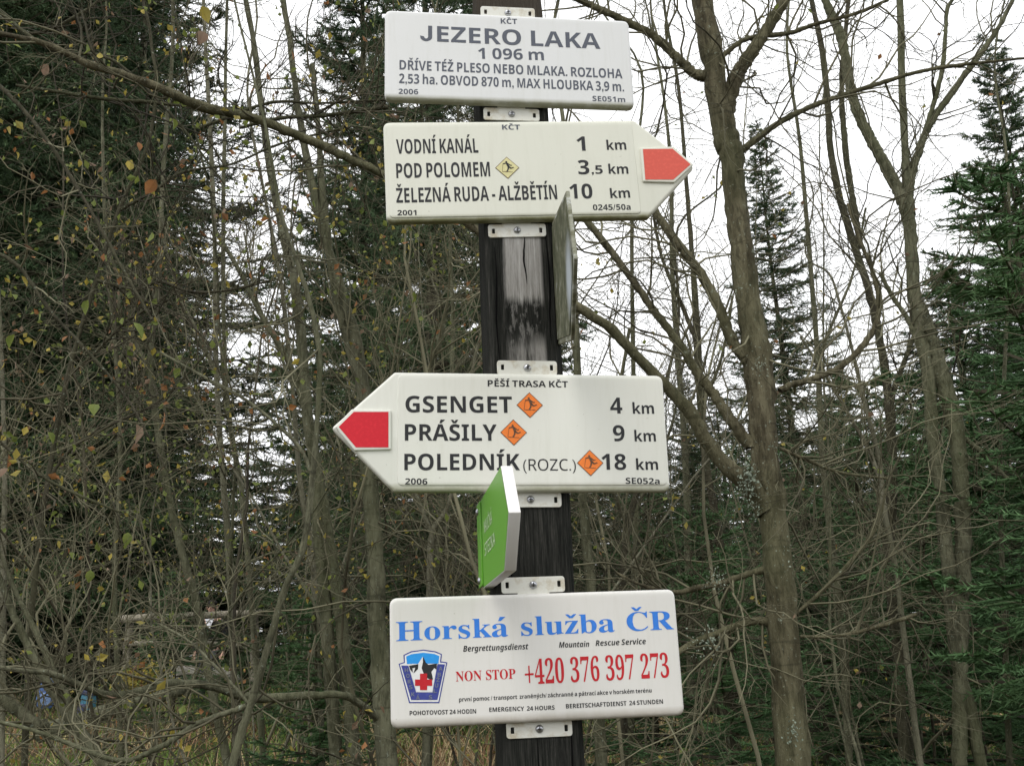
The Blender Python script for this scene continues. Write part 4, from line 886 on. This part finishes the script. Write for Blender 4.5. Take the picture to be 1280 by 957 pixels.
for (x, y, k, s) in [(113, 63, 5, 1.5), (125, 66, 1, 1.1), (150, 70, 1, 1), (216, 148, 0, 1.6), (28, 98, 4, 1), (8, 160, 1, 1.5), (28, 27, 2, 1.2), (137, 136, 1, 1), (72, 285, 1, 1.2), (88, 297, 1, 1), (12, 305, 2, 1.1), (152, 100, 1, .9), (173, 178, 3, 1), (27, 345, 1, 1.5), (15, 368, 0, 1.4), (42, 425, 2, 1.2), (18, 418, 5, 1.3), (5, 450, 1, 1.3), (48, 392, 5, 1), (167, 403, 8, 1.3), (182, 414, 0, 1.4), (110, 375, 8, 1.1), (135, 490, 0, 1.2), (118, 505, 5, 1.3), (11, 568, 7, 1.7), (10, 585, 4, 1.5), (205, 515, 3, 2.2), (170, 530, 10, 1.8), (215, 400, 1, 1), (60, 540, 5, 1.1), (90, 555, 0, 1.1), (20, 190, 2, 1.3), (60, 80, 10, 1.1), (252, 8, 6, 1.6), (255, 40, 10, 1.4), (230, 58, 3, 1.0), (180, 12, 2, 1.1), (320, 110, 3, 1.0), (60, 240, 3, 1.0), (100, 200, 1, 1.0), (145, 248, 0, 1.1), (165, 200, 9, 1.0), (190, 290, 8, 1.0), (130, 320, 0, 1.2), (85, 420, 3, 1), (150, 450, 1, 1.1), (225, 460, 5, 1.1), (235, 340, 0, 1.0), (195, 225, 11, 1.2), (40, 215, 7, 1.1), (88, 690, 0, 1.1), (113, 712, 5, 1.1), (75, 675, 1, 1), (160, 665, 8, 1.1), (190, 670, 0, 1.2), (72, 640, 5, 1)]:
    Yl = rr.uniform(2.6, 3.1); p = at(x, y, Yl)
    o = bpy.data.objects.new('leaf', LM[k]); COL.objects.link(o); o.parent = lt; o.matrix_parent_inverse = parent_inv(lt)
    o.location = p; o.rotation_euler = (rr.uniform(-1, 1), rr.uniform(.3, 1.5), rr.uniform(0, 6.28)); o.scale = (s * (.40 if k in (2, 7) else .58),) * 3

# ------------------------------------------------------------------ bare shrubs of the thicket
SH = [(-60, 4.2, 'at the left edge under the leafy corner tree'), (30, 5.0, 'behind the leaning tree in the lower left corner'), (110, 6.6, 'low at the left, over the log'),
 (322, 6.8, 'behind the slender dark front stem'), (345, 4.6, 'between the front stem and the mottled trunk'),
      (410, 6.5, 'behind the mottled trunk'), (455, 5.6, 'behind the olive trunk by the rescue sign'), (520, 4.5, 'left of the post, above the rescue sign'), (590, 6.0, 'directly behind the post on its left'),
      (650, 7.5, 'hidden mostly behind the post'), (725, 4.6, 'right of the post between the two arrow signs'), (780, 5.6, 'under the right half of the GSENGET sign'), (830, 4.4, 'between the signs and the brown trunk'), (560, 4.2, 'just left of the post beneath the left-pointing arrow'), (700, 5.4, 'just right of the post at mid height'),
      (880, 6.4, 'behind the brown trunk on its left'), (1000, 5.0, 'right of the brown trunk'), (1050, 6.6, 'in front of the narrow spruce'), (1120, 7.6, 'behind the forked trunks'), (1180, 7.8, 'between the forked tree and the large spruce')]
for j, (px, Y, where) in enumerate(SH):
    rg_ = np.random.default_rng(900 + j); b = at(px, 860, Y); gz = float(ground(b[0], Y)); base = np.array([b[0], Y, gz])
    r = empty('bare_shrub', tuple(base), label='tangled bare shrub with thin olive stems ' + where, cat='shrub', group='bare shrubs of the thicket')
    ns = 4; P0 = base + rg_.normal(0, 1, (ns, 3)) * [.28, .3, 0] - [0, 0, .05]; D0 = nrm(rg_.normal(0, 1, (ns, 3)) * [.30, .25, 0] + [0, 0, 1])
    L_ = rg_.uniform(2.4, 5.0, ns); A = walk(rg_, P0, D0, L_, 16, .11, .03); ra = .0025 + L_ * .0017; RA = ra[:, None] * np.linspace(1, .22, 16)
    mt = M[['twig', 'bark_grey', 'twig', 'bark_pale', 'twig_dark'][j % 5]]; tm = M[['twig', 'twig', 'twig_dark'][j % 3]]
    for q in range(ns):
        V, F = tubes(A[q:q + 1], RA[q:q + 1], 6); link('stem', npmesh('stem', V, F, smooth=True), mt, r)
    P1, d1, r1, t1 = branch_off(rg_, A, RA, 14, .42 if 180 < px < 380 else .25, .97, 1.2, .0); L1_ = rg_.uniform(.35, 1.5, len(P1)) * (1.2 - .6 * t1)
    B = walk(rg_, P1, d1, L1_, 10, .24, .0); RB = np.minimum(r1 * .55, .0045)[:, None] * np.linspace(1, .25, 10)
    P2, d2, r2, _ = branch_off(rg_, B, RB, 5, .1, .98, .9, .05); C_ = walk(rg_, P2, d2, rg_.uniform(.12, .6, len(P2)), 7, .18, 0); RC = np.minimum(r2 * .6, .003)[:, None] * np.linspace(1, .35, 7)
    P3, d3, r3, _ = branch_off(rg_, C_, RC, 2, .2, .95, .9, .05); E_ = walk(rg_, P3, d3, rg_.uniform(.05, .25, len(P3)), 4, .2, 0)
    V, F = cat_vf([tubes(B, RB, 4), tubes(C_, RC, 3), tubes(E_, np.full((len(P3), 1), .0012) * np.linspace(1, .6, 4), 3)])
    o = link('twigs', npmesh('twigs', V, F, smooth=True), tm, r); o['kind'] = 'stuff'
    tip = np.concatenate([C_[:, 3:].reshape(-1, 3), E_[:, -1]])
    nl = int(850 if px < 300 else 400 if px < 560 else 50 if px < 860 else 25)
    leaf_cloud('foliage', rg_, tip[rg_.choice(len(tip), nl, replace=False)], .026, r, (.60, .24, .06, .10) if px < 560 else (.2, .35, .2, .25))

# ------------------------------------------------------------------ spruces
def spruce_mesh(seed, H=10.0, Rb=2.1, whorl=.26, nb=9, tw=46, nd=22, droop=.35, nlen=.05, density=1.0, nw=.12):
    """crown: whorls of boughs, each bough with side twigs carrying needles (single triangles)"""
    rg_ = np.random.default_rng(seed); S0, S1, BL = [], [], []
    z = .35
    bp = []
    while z < H - .06:
        f = 1 - z / H; L_ = Rb * (f ** .82) + .08; n_ = max(4, int(nb * (.6 + .5 * f)))
        a0 = rg_.uniform(0, 6.28)
        for k in range(n_):
            a = a0 + k * 6.283 / n_ + rg_.normal(0, .2); l = L_ * rg_.uniform(.72, 1.18)
            zz = z + rg_.normal(0, .11); t = np.linspace(0, 1, 7)
            up = .35 * (1 - f) + .05
            hx = np.array([math.cos(a), math.sin(a), 0])
            p = np.array([0, 0, zz]) + hx[None] * (l * t)[:, None] + np.array([0, 0, 1])[None] * (l * (up * t - droop * f ** .4 * t ** 1.6 + .16 * t ** 3.5))[:, None]
            bp.append((p, l, f))
        z += whorl * rg_.uniform(.8, 1.2) * (.6 + .5 * f)
    TV, NV = [], []
    Ps = np.array([b[0] for b in bp]); Ls = np.array([b[1] for b in bp])
    bark_t = tubes(Ps, (.006 + Ls * .009)[:, None] * np.linspace(1, .25, 7), 3)
    A0, A1 = [], []
    for p, l, f in bp:
        k = max(5, int(tw * (l / Rb) ** .8 * density)); t = rg_.uniform(.12, 1, k); i = np.minimum((t * 6).astype(int), 5); fr = (t * 6 - i)[:, None]
        q = p[i] * (1 - fr) + p[i + 1] * fr; d = nrm(p[i + 1] - p[i]); side = nrm(np.cross(d, [0, 0, 1.0])) * np.where(rg_.random(k) < .5, 1, -1)[:, None]
        ln = (.10 + .36 * l / Rb * 1.0 * (1 - t * .75)) * rg_.uniform(.7, 1.25, k) * (Rb / 2.1) ** .4
        dd = nrm(d * .75 + side * .9 + np.array([0, 0, -.22]) + rg_.normal(0, .14, (k, 3)))
        A0.append(q); A1.append(q + dd * ln[:, None])
        A0.append(p[-2:-1]); A1.append(p[-1:] + (p[-1:] - p[-2:-1]) * .2)
    A0 = np.concatenate(A0); A1 = np.concatenate(A1); K = len(A0)
    ax = A1 - A0; ln = np.linalg.norm(ax, axis=1); u = ax / ln[:, None]
    t = (np.arange(nd) + .5)[None] / nd + rg_.normal(0, .03, (K, nd)); root = A0[:, None] + ax[:, None] * t[..., None]
    s = nrm(np.cross(u, [0, 0, 1.0])); v = np.cross(s, u)
    ph = rg_.uniform(0, 6.283, (K, nd)); out = s[:, None] * np.cos(ph)[..., None] + v[:, None] * (np.sin(ph) * .75 + .15)[..., None]
    nd_ = nrm(u[:, None] * .75 + out); nl = nlen * rg_.uniform(.75, 1.3, (K, nd, 1))
    wdt = nrm(np.cross(nd_, rg_.normal(0, 1, (K, nd, 3)))) * nlen * nw
    tri = np.stack([root - wdt, root + wdt, root + nd_ * nl], 2).reshape(-1, 3)
    # twig core: a narrow sliver of needles along the twig
    w2 = s * .009; core = np.stack([A0 - w2, A0 + w2, A1], 1).reshape(-1, 3); w3 = v * .009; core2 = np.stack([A0 - w3, A0 + w3, A1], 1).reshape(-1, 3)
    allv = np.concatenate([tri, core, core2])
    crown = npmesh('crown', allv, np.arange(len(allv)).reshape(-1, 3))
    zz = np.linspace(-.5, H, 20); tr = np.stack([.02 * np.sin(zz * 1.7), .02 * np.cos(zz * 1.3), zz], -1)
    V, F = tubes(tr[None], (.003 + (H - zz) * .0125)[None], 8); V2, F2 = bark_t
    trunk = npmesh('trunk', V, F, smooth=True); boughs = npmesh('boughs', V2, F2)
    return crown, trunk, boughs
print('spruce meshes')
VAR = [spruce_mesh(1), spruce_mesh(2, Rb=2.5, nb=10, tw=64, droop=.25), spruce_mesh(3, Rb=1.7, nb=7)]
for c_, t_, b_ in VAR: c_.materials.append(M['needle']); t_.materials.append(M['bark_dark']); b_.materials.append(M['bark_dark'])
YNG = spruce_mesh(9, H=2.6, Rb=.85, whorl=.17, nb=8, tw=22, nd=22, droop=.2, nlen=.028)
YNG[0].materials.append(M['needle_fresh']); YNG[1].materials.append(M['bark_dark']); YNG[2].materials.append(M['twig_dark'])
print([len(v[0].polygons) for v in VAR], len(YNG[0].polygons))
def spruce(px, Y, h, k, label, wid=1.0, rz=0.0, group='spruces behind the thicket', young=False, name='spruce_tree'):
    b = at(px, 870, Y); gz = float(ground(b[0], Y)); r = empty(name, (float(b[0]), Y, gz - .1), label=label, cat='young spruce' if young else 'spruce', group=group)
    s = h / (2.6 if young else 10.0); r.scale = (s * wid, s * wid, s); r.rotation_euler = (0, 0, rz)
    for me, nm in zip(YNG if young else VAR[k], ('crown', 'trunk', 'boughs')):
        o = bpy.data.objects.new(nm, me); COL.objects.link(o); o.parent = r
        if nm != 'trunk': o['kind'] = 'stuff'
for (px, Y, h, k, wd, lab) in [
  (-150, 17.0, 24, 1, .72, 'big dark spruce filling the left edge behind the leafy branches'), (-5, 20.0, 23, 0, .75, 'tall dark spruce behind the upper left leaves, second from the left edge'),
  (128, 19.0, 20, 2, .62, 'dark spruce beside the left side of the sky gap'), (455, 13.5, 15, 1, .5, 'tall spruce right of the sky gap, behind the olive tree'),
  (550, 11.5, 14, 0, .5, 'tall spruce behind the left ends of the arrow signs'), (640, 14.0, 15, 2, .6, 'tall spruce directly behind the post'),
  (1028, 12.0, 7.4, 0, .8, 'narrow dark spruce with pointed top just right of the brown trunk'), (1392, 9.0, 6.7, 1, .74, 'large dense dark spruce at the right edge'),
  (1100, 17, 5.3, 1, .9, 'low dark spruce behind the forked trunks'), (890, 17, 5.2, 0, .9, 'spruce half hidden left of the brown trunk')]:
    spruce(px, Y, h, k, lab, wd, px * .01)
for (px, Y, h, rz, lab) in [(1372, 5.3, 3.7, .3, 'lush green young spruce in the lower right corner'), (1130, 7.0, 2.9, 1.3, 'young green spruce behind the forked double trunk base'), (1030, 8.2, 2.6, 2, 'young spruce right of the brown trunk base'),
                           (905, 5.2, 1.95, .9, 'small young spruce between rescue sign and brown trunk'), (820, 7.5, 2.3, 2.2, 'small young spruce just right of the rescue sign'), (395, 5.2, 1.62, .5, 'small spruce sapling at the bottom, left of the rescue sign'),
                           (1385, 7.5, 4.6, 1.1, 'tall young spruce at the right edge beneath the large one'), (215, 13.5, 2.0, .2, 'small spruce under the rail of the wooden fence'), (1190, 8.6, 3.3, .7, 'young spruce between forked tree and right edge'), (960, 10.0, 2.9, 1.9, 'young spruce hidden behind the brown trunk')]:
    spruce(px, Y, h, 0, lab, 1.1, rz, 'young green spruces', True, 'young_spruce')
fr = random.Random(4); j = 0
for (row, Ya, Yb_, step) in ((0, 15, 18, 92), (1, 22, 27, 74), (2, 31, 36, 58)):
    px = -420 + row * 30
    while px < 1650:
        px += step + fr.uniform(-14, 14); j += 1; Yf = fr.uniform(Ya, Yb_) + (6 if row == 0 and px < 400 else 2 if px < 400 else 0)
        if px < 110: top = -180
        elif px < 390: top = 690 if row == 0 else 640
        elif px < 700: top = 60 if row == 0 else 200
        elif px < 1180: top = 560 if row == 0 else 520
        else: top = 330 if row == 0 else 420
        if row == 2: top = -60 if px < 60 else 700 if px < 360 else 530
        zt = at(px, top + fr.uniform(-40, 40), Yf)[2]; b = at(px, 870, Yf); h = max(zt - float(ground(b[0], Yf)), 2.4)
        wd = fr.uniform(1.0, 1.3) * (1.0 if px < 110 else .5 if h > 8 else 1.3)
        if px < 110: lb, gp = 'rear spruce in the dark wall of spruces closing off the left side', 'rear spruces closing off the left side'
        elif px < 680: lb, gp = 'rear spruce standing behind the bare trees left of and behind the post', 'rear spruces behind the bare trees'
        else: lb, gp = 'low distant spruce in the background row right of the post', 'low distant spruces right of the post'
        spruce(px, Yf, h, j % 3, lb, wd, fr.uniform(0, 6), gp)

# ------------------------------------------------------------------ grass and fallen leaves
gg = np.random.default_rng(21); NB = 60000
yb = 4.5 + 18 * gg.random(NB) ** 1.3; xb_ = gg.uniform(-.72, .72, NB) * yb * 1.0
clump = np.sin(xb_ * 3.1 + np.sin(yb * 2.3) * 2) * np.sin(yb * 2.7 + xb_) + gg.normal(0, .4, NB); keep = clump > -.35; xb_, yb = xb_[keep], yb[keep]; K = len(xb_)
hb = gg.uniform(.12, .5, K) * np.where(np.abs(xb_) < 1.4, 1.3, 1); P0 = np.stack([xb_, yb, ground(xb_, yb) - .02], -1)
ld = nrm(gg.normal(0, 1, (K, 3)) * [.4, .4, 0] + [0, 0, 1]); sd2 = nrm(np.cross(ld, gg.normal(0, 1, (K, 3)))) * gg.uniform(.003, .007, (K, 1))
mid = P0 + ld * hb[:, None] * .55; tp = P0 + ld * hb[:, None] + gg.normal(0, 1, (K, 3)) * [.09, .09, .02] - [0, 0, .04]
V = np.stack([P0 - sd2, P0 + sd2, mid + sd2 * .8, mid - sd2 * .8, tp], 1).reshape(-1, 3); i5 = np.arange(K) * 5
F = np.concatenate([np.stack([i5, i5 + 1, i5 + 2], -1), np.stack([i5, i5 + 2, i5 + 3], -1), np.stack([i5 + 3, i5 + 2, i5 + 4], -1)])
gf = np.clip(.35 + .5 * np.sin(xb_ * .8 + 2.2) * np.sin(yb * .6) + np.where(xb_ < -2, .3, 0), .05, .9); r_ = gg.random(K)
mi = np.where(gg.random(K) < gf, 2, np.where(r_ < .55, 0, 1))
GM = [twig_mat('dry_grass', (.28, .21, .11), (.46, .37, .21)), twig_mat('brown_stalks', (.17, .10, .055), (.28, .17, .09)), twig_mat('green_grass', (.08, .15, .03), (.16, .24, .05))]
tag(link('grass', npmesh('grass', V, F, np.concatenate([mi] * 3)), GM), 'dry brown and green grass covering the forest clearing', 'grass', kind='stuff')
NL = 9000; yl = 4 + 16 * gg.random(NL) ** 1.2; xl = gg.uniform(-.7, .7, NL) * yl
V, F = leaves_vf(gg, np.stack([xl, yl, ground(xl, yl) + .03], -1), .05); mi = gg.choice(4, NL, p=(.05, .2, .3, .45))
tag(link('fallen_leaves', npmesh('fallen_leaves', V, F, np.concatenate([mi, mi])), LEAF), 'brown fallen leaves scattered over the forest floor', 'fallen leaves', kind='stuff')

# ------------------------------------------------------------------ rail fence, log, boulders, bags, yellow bush
def pole(name, p0, p1, r0, r1, mt, parent, seed, sides=9):
    t = np.linspace(0, 1, 9)[:, None]; P = np.array(p0) * (1 - t) + np.array(p1) * t; rr_ = np.random.default_rng(seed); P = P + rr_.normal(0, .006, P.shape); R = np.interp(t[:, 0], [0, 1], [r0, r1]) * (1 + rr_.normal(0, .05, 9))
    V, F = tubes(P[None], R[None], sides); n_ = len(V); V = np.vstack([V, P[0], P[-1]])
    caps = [(n_, (k + 1) % sides, k, k) for k in range(sides)] + [(n_ + 1, n_ - sides + k, n_ - sides + (k + 1) % sides, n_ - sides + (k + 1) % sides) for k in range(sides)]
    me = bpy.data.meshes.new(name); me.from_pydata([tuple(v) for v in V], [], [tuple(f_) for f_ in F] + [c[:3] for c in caps]); me.shade_smooth()
    return link(name, me, mt, parent)
M['rail'] = bark_mat('weathered_rail', (.36, .33, .26), (.22, .19, .15), lam=.75); YF = 14.0
f0, f1 = at(160, 775, YF), at(318, 770, YF)
fe = empty('rail_fence', (float(f0[0]), YF, float(ground(f0[0], YF))), label='weathered wooden rail fence seen through the branches at lower left', cat='fence')
for q, px in enumerate((160, 318)):
    a = at(px, 770, YF); pole('fence_post', (a[0], YF + .05, float(ground(a[0], YF)) - .2), (a[0], YF + .05, a[2]), .06, .052, M['rail'], fe, q)
a, b = at(148, 774, YF), at(330, 765, YF); pole('rail', a + [0, -.06, 0], b + [0, -.06, 0], .052, .042, M['rail'], fe, 5)
a, b = at(156, 804, YF), at(325, 806, YF); pole('rail', a + [0, -.06, 0], b + [0, -.06, 0], .036, .03, M['rail'], fe, 6)
a, b = at(50, 915, 9.0), at(232, 862, 10.5); lg = pole('fallen_log', a, b, .075, .055, M['bark_grey'], None, 9, 12)
tag(lg, 'pale fallen log lying aslant in the clearing at lower left', 'log')
bs = bark_mat('boulder', (.36, .33, .30), (.22, .2, .18), lam=.6, scale=.5)
def rock(px, py, Y, s, lab, sd_):
    bm = bmesh.new(); bmesh.ops.create_icosphere(bm, subdivisions=3, radius=1); rg_ = np.random.default_rng(sd_); ph = rg_.uniform(0, 6, 9)
    for v in bm.verts:
        c = v.co; k = 1 + .16 * math.sin(c.x * 3 + ph[0]) * math.sin(c.y * 3 + ph[1]) + .10 * math.sin(c.z * 5 + ph[2] + c.x * 4) + .04 * math.sin(c.y * 11 + ph[3]); v.co = Vector((c.x * s[0], c.y * s[1], c.z * s[2])) * k
    me = bpy.data.meshes.new('boulder'); bm.to_mesh(me); bm.free(); p = at(px, py, Y)
    o = link('boulder', me, bs); o.location = p; tag(o, lab, 'boulder')
rock(232, 846, 15.5, (.24, .25, .16), 'pale boulder left of the dark-clad person by the fence', 3); rock(279, 846, 15.5, (.25, .2, .14), 'pale boulder right of the dark-clad person by the fence', 4)
yb_ = at(174, 850, 12.5); yo = empty('yellow_bush', tuple(yb_), label='low yellow-leaved bush in front of the rail fence post', cat='bush')
P_ = yb_ + gg.normal(0, 1, (900, 3)) * [.16, .14, .08]; leaf_cloud('foliage', gg, P_, .045, yo, (.15, .7, .1, .05))
P0 = np.tile(yb_ - [0, 0, .3], (14, 1)); A = walk(gg, P0, nrm(gg.normal(0, .5, (14, 3)) + [0, 0, 1]), gg.uniform(.3, .5, 14), 6, .15, 0); V, F = tubes(A, np.full((14, 6), .004), 4); link('stems', npmesh('stems', V, F), M['twig'], yo)
def bag(px, py, Y, s, col, col2, lab, sd_):
    p = at(px, py, Y); r = empty('rucksack', tuple(p), label=lab, cat='rucksack'); r.rotation_euler = (0, .15, sd_)
    def blob(nm, c, sz, col_):
        bm = bmesh.new(); bmesh.ops.create_cube(bm, size=1); bmesh.ops.bevel(bm, geom=bm.edges[:], offset=.28, segments=4, affect='EDGES', profile=.6)
        for v in bm.verts:
            t = 1 - .22 * max(0, v.co.z + .1); v.co = Vector((v.co.x * sz[0] * t + c[0], v.co.y * sz[1] * t + c[1] + .006 * math.sin(v.co.z * 14), v.co.z * sz[2] + c[2]))
        me = bpy.data.meshes.new(nm); bm.to_mesh(me); bm.free(); return link_local(nm, me, mat(nm + '_cloth', col_, .7), r, True)
    blob('body', (0, 0, s * .5), (s * .66, s * .42, s), col); blob('front_pocket', (0, -s * .24, s * .34), (s * .44, s * .2, s * .45), col2); blob('top_lid', (0, -.01, s * 1.0), (s * .62, s * .44, s * .2), col2)
    for q in (-1, 1):
        t = np.linspace(0, 1, 8); P = np.stack([np.full(8, q * s * .18), s * (.2 + .16 * np.sin(t * 3.14)), s * (.15 + .8 * t)], -1); V, F = tubes(P[None], np.full((1, 8), s * .045), 5); link_local('strap', npmesh('strap', V, F, smooth=True), mat('strap_cloth', (.03, .03, .035), .8), r)
bag(54, 885, 11.0, .26, (.07, .13, .30), (.18, .27, .46), 'blue rucksack resting by the log at lower left', .4)
bag(107, 897, 11.0, .24, (.05, .16, .22), (.05, .06, .11), 'small teal and dark rucksack further along the log', -.5)
